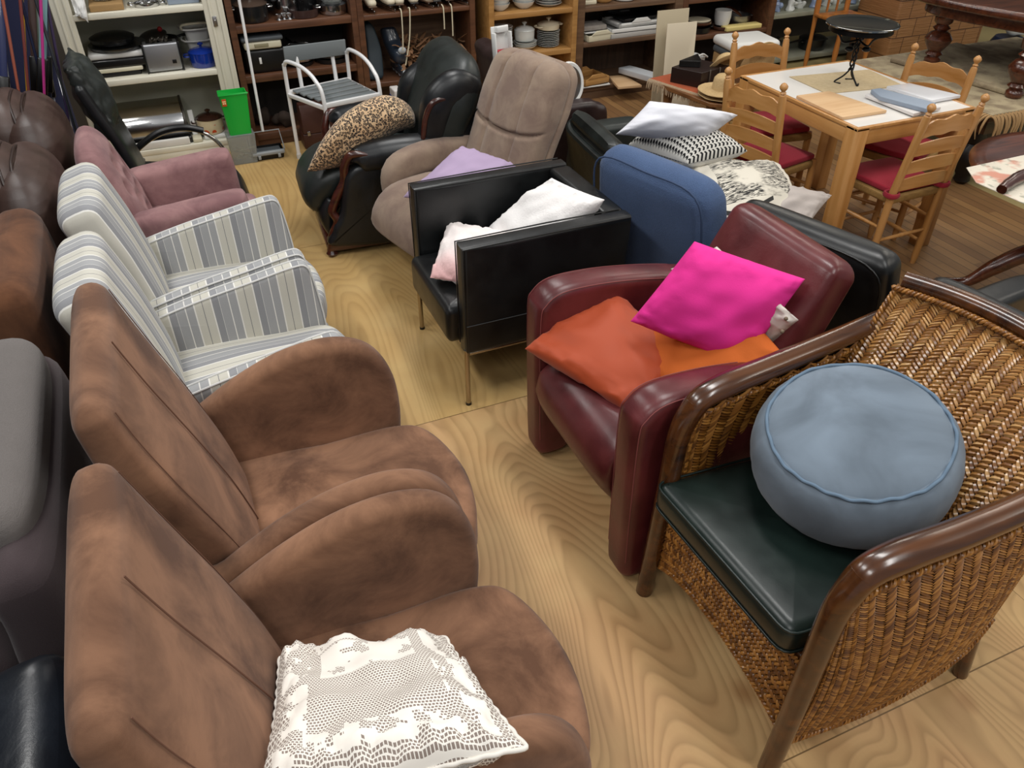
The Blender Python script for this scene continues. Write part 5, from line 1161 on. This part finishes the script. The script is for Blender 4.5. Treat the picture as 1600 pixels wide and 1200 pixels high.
stack('of the left stack on the upper plate shelf', (2.37, 5.73, z), .075, 8, .05, .018, 'bowls in the left stack of the upper plate shelf', True)
stack('of the middle stack on the upper plate shelf', (2.56, 5.73, z), .08, 8, .05, .018, 'bowls in the middle stack of the upper plate shelf', True)
stack('of the right stack on the upper plate shelf', (2.765, 5.74, z), .098, 6, .02, .017, 'plates in the right stack of the upper plate shelf')
# --- tray bookcase
z = .685
slab_thing('cream_dish', 'cream fluted dish at the left end of the upper tray shelf', 'dish', 3.03, 3.14, 5.68, 5.80, z, z+.03, CER)
pot('orange wooden bowl on the upper tray shelf', (3.22, 5.73, z), .065, .03, W_OR, None, None, 0, name='wooden_bowl', cat_='bowl', flare=1.3)
pot('white baking dish on the upper tray shelf', (3.40, 5.73, z), .085, .022, PORC, None, None, 0, name='pie_dish', cat_='dish', flare=1.15)
pot('pale blue edged plate at the right of the upper tray shelf', (3.62, 5.74, z), .10, .018, PORC, None, None, 0, name='dinner_plate', cat_='plate', flare=1.4)
z = .435; GT = plain('grey_tray', 'b0aeaa', .4)
def tray(label, c, w, d, h, mat, rz=0, tiltx=0., name='serving_tray', handles=False, thick=.006):
    r = thing(name, label, 'tray', tuple(c)); 
    def M(m): return xf(m, c, (tiltx, 0, rz))
    mk('tray_base', M(box(-w/2, w/2, -d/2, d/2, 0, thick, .002)), mat, r)
    for q in ((-w/2, w/2, -d/2, -d/2+thick), (-w/2, w/2, d/2-thick, d/2), (-w/2, -w/2+thick, -d/2, d/2), (w/2-thick, w/2, -d/2, d/2)): mk('tray_side', M(box(*q, 0, h, .002)), mat, r)
    if handles:
        for s in (-1, 1): mk('handle_rim', M(prism([(-.09, h), (-.05, h+.03), (.05, h+.03), (.09, h)], s*(d/2)-.004, s*(d/2)+.004, .002, 'xz', sm=0, caps=1)), mat, r)
    return r
tray('cream wooden tray at the left of the tray shelf', (3.16, 5.75, z), .24, .24, .045, CRM, .1, handles=True)
tray('white flat tray under the patterned box', (3.13, 5.76, z+.05), .18, .2, .012, WHP)
slab_thing('patterned_tin', 'grey-brown patterned flat box on the cream tray', 'box', 3.04, 3.24, 5.68, 5.84, z+.065, z+.10, cloth('patterned_tin', '6e6660', 'b5aea6', 30, .2))
tray('stone coloured wide tray at the bottom of the right tray pile', (3.50, 5.78, z), .50, .28, .035, GT, .03)
tray('pale wide tray second in the right tray pile', (3.50, 5.78, z+.038), .48, .28, .03, WHP, .0)
tray('white thick tray with a cut-out handle in the right tray pile', (3.52, 5.78, z+.07), .40, .26, .03, WHP, .05, thick=.02, handles=True)
tray('black tray with a pewter rim tilted on top of the tray pile', (3.56, 5.80, z+.115), .40, .24, .018, BKE, .12, .06)
z = .10
tray('orange wooden serving tray with a cut-out handle on the bottom shelf', (3.13, 5.72, z+.015), .24, .22, .05, W_OR, .15, handles=True, thick=.008)
tray('flat white tray under the orange wooden tray', (3.14, 5.72, z), .24, .24, .012, WHP)
tag(mk('chopping_board', quadslab([P3(951, 117, .13), P3(966, 134, .13), P3(1003, 131, .13), P3(975, 115, .13)], z+.002, z+.022), wood('pale_board', 'c9a176', 'dcbb92', 0, .7, .5, 0)), 'pale wooden chopping board on the bottom shelf beside the wooden tray', 'chopping board')
sf = mk('long_white_box', bar(P3(975, 108, .16), P3(1045, 128, .19), .12, .045, .006), plain('pale_blue_white', 'bfc3c8', .4)); tag(sf, 'long pale blue-white plastic channel lying slanted in front of the tray bookcase', 'plastic channel')
# --- tin bookcase
z = .385
pot('brown ceramic pie dish on the baking shelf', (4.12, 5.74, z+.052), .105, .035, plain('brown_glaze', '4c2f22', .25, coat=.4), None, None, 0, name='pie_dish', cat_='dish', flare=1.2)
tag(mk('fluted_filling', lathe([(0, .03), (.09, .03), (.098, .04), (.09, .042), (0, .036)], 32, (4.12, 5.74, z+.055)), CER), 'cream fluted dish resting in the brown pie dish', 'dish')
pot('dark glass casserole under the brown pie dish', (4.12, 5.74, z), .10, .045, BKE, None, None, 2, 0, name='casserole', cat_='casserole')
pot('brown gratin dish below the white tub', (4.36, 5.74, z+.0), .09, .03, plain('brown_glaze', '4c2f22', .25, coat=.4), None, None, 0, name='pie_dish', cat_='dish', flare=1.1)
pot('tall white plastic tub on the baking shelf', (4.36, 5.75, z+.035), .068, .11, WHP, None, None, 0, name='plastic_tub', cat_='tub', flare=1.12)
slab_thing('yellow_box', 'flat pale yellow box at the front of the baking shelf', 'box', 4.33, 4.68, 5.63, 5.72, z, z+.035, plain('pale_yellow', 'd2c07c', .6))
pot('steel pot with a brown lid leaning inside it', (4.57, 5.82, z), .10, .08, STE, None, None, 2, 0)
tag(mk('pot_lid', xf(lathe([(.09, 0), (.09, .004), (.05, .02), (.001, .024)], 24), (4.52, 5.83, z+.10), (.1, .5, 0)), plain('brown_lid', '54301f', .3)), 'brown lid leaning in the steel pot', 'lid')
wbk = thing('laundry_basket', 'white slotted plastic basket below the baking shelf', 'basket', (3.98, 5.45, 0)); mk('basket_body', tapered(3.93, 4.03, 5.50, 5.60, 0, .26, .02), WHP, wbk); mk('basket_handle', tube([(3.95, 5.475, .26), (4.0, 5.46, .29), (4.06, 5.475, .26)], .008, 8, 4), WHP, wbk)
# --- figurines on the metal rack
z = .43
for k in range(9):
    x = 5.02+.135*k; hgt = .10+.03*sin(k*2.3); m = join(lathe([(.04, 0), (.045, .01), (.03, .04), (.035, hgt*.6), (.015, hgt*.8), (.02, hgt*.9), (.001, hgt)], 18, (x, 5.90+.03*sin(k*4), z)), ball((x+.03, 5.88+.03*sin(k*4), z+hgt*.45), .022, 12))
    tag(mk('porcelain_figurine', lumps(m, .012, 20, k), PORC if k % 3 else plain('blue_white_porcelain', '8d9fc2', .25, coat=.3)), ['first', 'second', 'third', 'fourth', 'fifth', 'sixth', 'seventh', 'eighth', 'ninth'][k]+' porcelain figurine from the left on the grey metal rack', 'figurine', 'porcelain figurines on the metal rack')
pot('steel saucepan on the bottom of the grey metal rack', (5.15, 5.95, .06), .09, .08, STE, STE, BPL, 1, 0)
pot('dark casserole on the bottom of the grey metal rack', (5.55, 5.95, .06), .12, .09, BKE, BKE, BPL, 2, 0)
# ============================================================ BETWEEN SHELVES AND DINING TABLE
WTB = wood('brown_table_wood', '5e3c22', '8a5e38', 1, .8, .35, .2)
cf = thing('low_table', 'low brown wooden table covered with hats, basket and an orange rug', 'table', (3.40, 4.32, 0))
mk('table_top', quadslab([(2.99, 4.60), (3.08, 4.06), (3.26, 3.92), (3.78, 4.02), (3.82, 4.62)], .415, .44), WTB, cf)
for x, y in ((3.08, 4.52), (3.14, 4.12), (3.70, 4.10), (3.74, 4.54)): mk('leg', turned((x, y, 0), (x, y, .416), [(.018, 0), (.03, .2), (.02, .5), (.032, .85), (.03, 1)], 12), WTB, cf)
RUG = cloth('orange_rug', '8e3f1f', 'b1562f', 90, .6)
rg = mk('fringed_rug', quadslab([P3(1016, 122, .45), P3(1098, 148, .45), P3(1140, 140, .45), P3(1060, 112, .45)], .4405, .449, .002), RUG); tag(rg, 'orange woven rug runner with cream fringe over the low table edge', 'rug')
a, b = P3(1016, 122, .45), P3(1098, 148, .45)
random.seed(3)
fr = []
for k in range(40):
    p = a.lerp(b, k/39); p.z = .446; d = Vector((-.02, -.005, 0)); fr.append(tube([p, p+d+Vector((0, 0, -.012)), p+d*1.2+Vector((random.uniform(-.006, .006), random.uniform(-.01, .01), -.05-.02*random.random()))], [.004, .004, .002], 5, 3))
mk('fringe', join(*fr), plain('cream_fringe', 'b39c80', .95), rg)
bk = thing('storage_box', 'dark brown leather covered box with black contents on the orange rug', 'box', (3.33, 4.29, .45)); BXM = plain('dark_brown_leatherette', '231613', .4)
c0, c1, c2_, c3 = P3(1047, 128, .45), P3(1093, 138, .45), P3(1136, 126, .45), P3(1085, 114, .45)
mk('box_body', quadslab([c0, c1, c2_, c3], .450, .545, .003), BXM, bk)
ins = [c0.lerp(c2_, .1), c1.lerp(c3, .1), c2_.lerp(c0, .1), c3.lerp(c1, .1)]
mk('box_contents', quadslab([c0.lerp(c2_, .12), c1.lerp(c3, .35), c2_.lerp(c0, .5), c3.lerp(c1, .1)], .546, .585, .004), BPL, bk)
for u in (.3, .65): q = c1.lerp(c2_, u); mk('strap', bar((q.x, q.y-.004, .46), (q.x, q.y-.004, .552), .012, .004, .001), plain('strap_grey', '5d544c', .5), bk)
# boards leaning behind
for k, (pa, pb, hh, col, lb) in enumerate((((1030, 118), (1078, 112), .74, 'b9ad93', 'pale cardboard sheet leaning behind the dark box'), ((1040, 122), (1085, 117), .68, 'd2c7b0', 'cream board in front of the cardboard sheet behind the dark box'))):
    p, q = P3(*pa, .33), P3(*pb, .33); p.z = q.z = 0; p += Vector((0, .06-.05*k, 0)); q += Vector((0, .06-.05*k, 0))
    n = Vector((.03, .10, 0)); tag(mk('board', prism([(0, 0), ((q-p).length, 0), ((q-p).length, hh), (0, hh)], 0, .006, .001, 'xz', sm=0, caps=1), plain('board_%d' % k, col, .7)), lb, 'board')
    o = bpy.data.objects['board' if k == 0 else 'board.001']; me = o.data; d = (q-p).normalized()
    for v in me.vertices:
        w = v.co+o.location; v.co = d*w.x+Vector((0, .06*w.z, 0))+Vector((0, w.y, 0))+Vector((0, 0, w.z))
    o.location = p
# straw hats
STR = NT('straw'); STR.set(col=STR.mix(STR.noise(1, 3, vec=STR.co(scale=(90, 90, 200))), 'a8895a', 'd3b98a'), rough=.8); STR.bump(STR.noise(1, 2, vec=STR.co(scale=(160, 160, 200))), .5, .003)
def hat(label, c, rot, r=.15, tall=.09):
    m = lathe([(.0, tall), (.045, tall-.003), (.062, tall-.02), (.07, .01), (.085, .002), (r*.8, -.004), (r, .004), (r, .008), (r*.8, .001), (.085, .007), (.066, .014), (.058, tall-.025), (0, tall-.006)], 36)
    tag(mk('straw_hat', lumps(xf(m, c, rot), .004, 14), STR.m), label, 'hat', 'straw hats on and beside the low table')
p = P3(1128, 148, .45); hat('wide straw hat with a pointed crown at the front of the low table', (p.x, p.y, .475), (0, 0, 0), .155, .10)
hat('flat straw hat under the wide brimmed one', (p.x+.0, p.y-.01, .452), (0, 0, 0), .155, .02)
p = P3(1135, 112, .50); hat('loose woven straw hat leaning behind the dark box', (p.x, p.y, .53), (radians(-50), radians(10), 0), .13, .08)
p = aty(1185, 95, 4.35); hat('upright straw hat behind the ladder back chair', (p.x, p.y, p.z), (radians(-65), radians(-10), 0), .14, .07)
wb = thing('lidded_box', 'white moulded plastic box with a flat lid behind the straw hats', 'box', tuple(P3(1170, 95, .35))); p = P3(1172, 110, .30)
mk('box_lid', xf(box(-.20, .20, -.16, .16, 0, .07, .04, 4), (p.x, p.y+.10, .445), (0, 0, -.1)), WHP, wb); mk('box_tray', xf(box(-.19, .19, -.15, .15, -.05, .0, .02, 3), (p.x, p.y+.10, .445), (0, 0, -.1)), plain('slate_plastic', '50565a', .5), wb)
stn = thing('carton', 'brown cardboard carton under the white plastic box', 'carton', (p.x, p.y+.10, 0)); mk('carton_body', box(p.x-.17, p.x+.17, p.y-.05, p.y+.25, 0, .393, .004), plain('cardboard', 'a07f52', .8), stn)
# orange wooden chair farther back
OC = wood('orange_pine', '8f5122', 'b97838', 2, .8, .35, .3); o = P3(1300, 112, .0)
oc = thing('wooden_chair', 'orange pine chair with straight back posts behind the glass topped stand', 'chair', (o.x, o.y, 0))
for dx, dy, h_ in ((-.16, .17, 1.0), (.16, .17, 1.0), (-.17, -.16, .43), (.17, -.16, .43)): mk('leg', turned((o.x+dx, o.y+dy, 0), (o.x+dx, o.y+dy, h_), [(.014, 0), (.022, .1), (.016, .3), (.024, .5), (.018, .75), (.022, 1)], 12), OC, oc)
mk('seat', box(o.x-.19, o.x+.19, o.y-.18, o.y+.16, .43, .455, .008), OC, oc)
for z_ in (.62, .80, .94): mk('back_rail', box(o.x-.15, o.x+.15, o.y+.163, o.y+.18, z_, z_+.05, .006), OC, oc)
for x_ in (-.05, .05): mk('back_spindle', tube([(o.x+x_, o.y+.17, .455), (o.x+x_, o.y+.17, .94)], .01, 10, 0), OC, oc)
# wicker trunk
WK = NT('wicker'); wv = WK.n('TexBrick', {'Vector': WK.co(scale=(1, 1, 1), rot=(pi/2, 0, 0)), 'Scale': 3.1, 'Mortar Size': .012, 'Color1': lin('96683f'), 'Color2': lin('a87b4f'), 'Mortar': lin('4a2d18')}, offset=.5)
WK.i(wv.inputs['Brick Width'], .55); WK.i(wv.inputs['Row Height'], .45); ns = WK.noise(1, 3, vec=WK.co(scale=(6, 6, 90)))
WK.set(col=WK.mix(WK.math('MULTIPLY', ns, .5), wv.outputs[0], '5c3a1e'), rough=.6); WK.bump(ns, .6, .01)
wt = thing('wicker_chest', 'tall woven wicker chest behind the dark turned table leg', 'chest', (6.3, 5.45, 0)); mk('chest_body', box(5.72, 6.78, 5.22, 5.68, 0, .60, .02, 3), WK.m, wt); mk('chest_lid', box(5.70, 6.80, 5.20, 5.70, .602, .68, .02, 3), plain('dark_lid', '2a211c', .6), wt); mk('latch', box(6.18, 6.30, 5.19, 5.20, .56, .61, .004), BPL, wt)
# rug covered low table with the upturned mahogany table on it
RT = thing('console_table', 'low dark table draped with a fringed beige rug at the right', 'table', (5.1, 3.7, 0)); DKW = wood('dark_table_wood', '26130b', '4a281a', 0, .8, .3, .4)
mk('table_top', box(4.36, 5.9, 3.12, 4.25, .44, .485, .006), DKW, RT)
mk('apron', box(4.44, 5.8, 3.18, 3.21, .34, .44, .003), DKW, RT); mk('apron', box(4.44, 4.47, 3.21, 4.17, .34, .44, .003), DKW, RT)
for x, y in ((4.50, 3.26), (4.50, 4.12), (5.74, 3.26), (5.74, 4.12)):
    mk('leg', turned((x, y, 0), (x, y, .44), [(.03, 0), (.05, .05), (.045, .12), (.09, .3), (.10, .42), (.045, .58), (.06, .65), (.035, .8), (.05, 1)], 18), plain('black_wood', '0f0c0b', .4), RT)
t = NT('beige_rug'); v = t.noise(9, 4); t.set(col=t.mix(t.ramp(v, [(.40, (0, 0, 0)), (.60, (1, 1, 1))]), 'ab9d80', '857660'), rough=.95); t.bump(t.noise(140, 2), .6, .006)
rr = thing('fringed_carpet', 'folded beige patterned carpet with long tassels on the low dark table', 'carpet', (5.1, 3.7, .487))
mk('carpet_pile', box(4.34, 5.95, 3.10, 4.28, .487, .50, .004), t.m, rr); mk('carpet_fold', xf(box(-.36, .36, -.45, .45, 0, .035, .01), (5.0, 3.75, .5005), (0, 0, .15)), t.m, rr)
random.seed(8); fr = []
for k in range(60):
    u = k/59; p = Vector((4.34, 4.28-1.18*u, .49)) if k < 30 or True else None
    fr.append(tube([p, p+Vector((-.03, 0, -.004)), p+Vector((-.045-random.random()*.02, random.uniform(-.01, .01), -.05)), p+Vector((-.04-random.random()*.02, random.uniform(-.02, .02), -.09-.05*random.random()))], [.007, .008, .007, .002], 5, 3))
for k in range(40):
    u = k/39; p = Vector((4.34+1.1*u, 3.10, .49)); fr.append(tube([p, p+Vector((0, -.03, -.006)), p+Vector((random.uniform(-.01, .01), -.05, -.06)), p+Vector((random.uniform(-.02, .02), -.045, -.14-.05*random.random()))], [.008, .009, .008, .002], 5, 3))
mk('tassels', join(*fr), plain('tan_fringe', 'a5855c', .95), rr)
UT = thing('dining_table', 'large mahogany table with bulbous turned legs standing on the beige carpet', 'table', (5.2, 3.6, .502))
for x, y in ((4.72, 3.93), (4.72, 3.28), (5.7, 3.3), (5.7, 3.95)):
    z0 = .502 if not (4.6 < x < 5.4 and 3.3 < y < 4.2) else .5365
    mk('turned_leg', turned((x, y, z0), (x, y, .83), [(.045, 0), (.05, .03), (.05, .10), (.035, .14), (.055, .2), (.04, .25), (.075, .42), (.085, .52), (.06, .64), (.035, .68), (.055, .74), (.035, .8), (.055, .86), (.06, 1)], 20), MH2, UT)
mk('table_top', prism([(4.56, 3.92), (4.74, 4.28), (5.3, 4.4), (6.1, 4.2), (6.3, 3.5), (5.9, 2.95), (5.2, 2.9), (4.78, 3.2)], .90, .95, .02, 'xy'), MH2, UT)
mk('apron', prism([(4.64, 3.90), (4.80, 4.16), (5.3, 4.28), (6.0, 4.1), (6.2, 3.5), (5.85, 3.05), (5.2, 3.0), (4.84, 3.26)], .83, .899, .01, 'xy'), MH2, UT)
# white boot and blue pot on a bench beyond
p = at(1568, 84, 0)
bp = tag(mk('round_pot', lathe([(.08, 0), (.14, .02), (.15, .10), (.12, .15), (.11, .15), (0, .14)], 28, (p.x, p.y, 0)), plain('navy_glaze', '1d2740', .3, coat=.4)), 'dark blue round pot on the floor beneath the white boot ornament', 'pot')
tag(mk('boot_ornament', pad([(p.x+.16, p.y-.02, .18), (p.x+.08, p.y, .19), (p.x, p.y, .21), (p.x-.02, p.y, .30), (p.x-.01, p.y, .46)], [.03, .035, .055, .045, .055], [.04, .045, .045, .042, .05], p=2.4, r0=.02, r1=.008), PORC), 'white ceramic boot ornament on the dark blue pot', 'ornament')
# ============================================================ WHITE RIMMED MIRROR, GRATER, FLOOR LEFT SIDE
mr_ = thing('round_mirror', 'white and grey round mirror standing on the brown chair arm behind the taupe recliner', 'mirror', (2.02, 3.98, .6))
p = aty(893, 131, 4.02)
mk('mirror_rim', xf(lathe([(.10, -.012), (.115, -.008), (.118, .006), (.11, .014), (.095, .012), (.094, -.010)], 40), (p.x-.02, 4.02, p.z), (radians(78), 0, radians(20))), WHP, mr_)
mk('mirror_glass', xf(lathe([(0, -.008), (.096, -.008), (.096, .008), (0, .008)], 40), (p.x-.02, 4.02, p.z), (radians(78), 0, radians(20))), plain('mirror_grey', '8b8f90', .12, .9), mr_)
p = at(788, 97, .80)
gr = thing('scoop', 'white plastic scoop with a red filling resting on the dark brown chair back', 'scoop', (p.x, p.y, .80))
mk('scoop_frame', xf(join(box(-.055, -.045, -.012, .03, 0, .15, .003), box(.045, .055, -.012, .03, 0, .15, .003), box(-.055, .055, .02, .03, 0, .18, .003), box(-.035, .035, -.012, .03, .15, .18, .003), box(-.055, .055, -.012, .03, 0, .01, .003)), (p.x, p.y, .802), (radians(-8), 0, radians(10))), WHP, gr)
mk('red_filling', xf(box(-.043, .043, -.01, .018, .011, .065, .006), (p.x, p.y, .802), (radians(-8), 0, radians(10))), plain('red_plastic', 'a8202a', .4), gr)
# ---- ski poles and skis on the far left
cols = ['7c3f3a', '1c2340', '5b4540', '7d8f80', 'c0398a', '7fa7ad', '3b4258', 'b2b6c4', '2a2d33', '3a2d4d', 'e0ad12', '8a8f98', 'a25a48', '222a55']
lbl = ['rusty red', 'navy', 'brown-grey', 'sage green', 'magenta topped', 'pale teal', 'slate', 'silver grey', 'near-black', 'dark purple', 'yellow', 'thin steel', 'copper', 'deep blue']
tops = [(15, 0, 30, 110), (28, 0, 60, 118), (36, 0, 47, 118), (48, 30, 55, 110), (52, 0, 53, 16), (58, 0, 60, 118), (66, 20, 72, 120), (62, 60, 74, 122), (76, 66, 92, 118), (84, 60, 97, 130), (39, 72, 42, 118), (4, 60, 12, 118), (8, 20, 22, 100), (2, 8, 4, 60)]
for k, (a, b, c, d) in enumerate(tops):
    y = 4.75+.05*(k % 4); P0 = aty(a, b, y); P1 = aty(c, d, y-.03)
    if k == 4: P1 = aty(60, 110, y-.03)
    dirv = (P1-P0); n = dirv.normalized(); tpt = P0-n*(.9-.03*k); s_ = (P1.z)/max(.2, -n.z); bot = P1+n*min(s_, 1.2); bot.z = max(bot.z, .01); tpt.z = min(tpt.z, 1.75)
    ski = k in (2, 3, 5, 6, 7, 13)
    t_ = thing('ski' if ski else 'ski_pole', '%s %s leaning in the bundle at the far left' % (lbl[k], 'ski' if ski else 'ski pole'), 'ski' if ski else 'ski pole', tuple(bot), 'skis and poles leaning at the far left')
    m_ = plain('pole_'+cols[k], cols[k], .35, .1, .2)
    if ski: mk('ski_body', bar(bot, tpt, .034, .012, .003, up=(0, 1, 0)), m_, t_); mk('binding', bar(bot.lerp(tpt, .42), bot.lerp(tpt, .52), .05, .03, .006, up=(0, 1, 0)), BPL, t_)
    else:
        mk('shaft', tube([bot, tpt], [.005, .009], 10, 0), m_, t_); mk('grip', tube([tpt, tpt+(tpt-bot).normalized()*.11], [.015, .013], 10, 0), plain('magenta_plastic', 'b0307d', .5) if k == 4 else BPL, t_)
        q = bot.lerp(tpt, .08); mk('basket_ring', tube([(q.x+.035*cos(a_*pi/6), q.y+.035*sin(a_*pi/6), q.z) for a_ in range(12)], .003, 6, 1, closed=True), m_, t_)
for k, (x, y, h_) in enumerate(((-.77, 5.45, 1.25), (-1.02, 5.12, 1.25))):
    tag(mk('garment_bag', pad([(x, y, .02), (x, y, h_*.5), (x+.02, y, h_)], [.10, .12, .08], [.24, .24, .2], across=(1, -.15, 0), p=3, r0=.05, r1=.1), plain('navy_cloth_%d' % k, ['181c3c', '16171f'][k], .9)), ['dark blue cloth bag standing behind the skis', 'black cloth bag at the far left behind the skis'][k], 'bag')
tag(mk('thin_rod', tube([at(75, 62, .85), at(112, 200, .45), at(127, 300, .006)], .005, 8, 0), STE), 'thin steel rod leaning between the tub chairs and the pink armchair', 'rod')
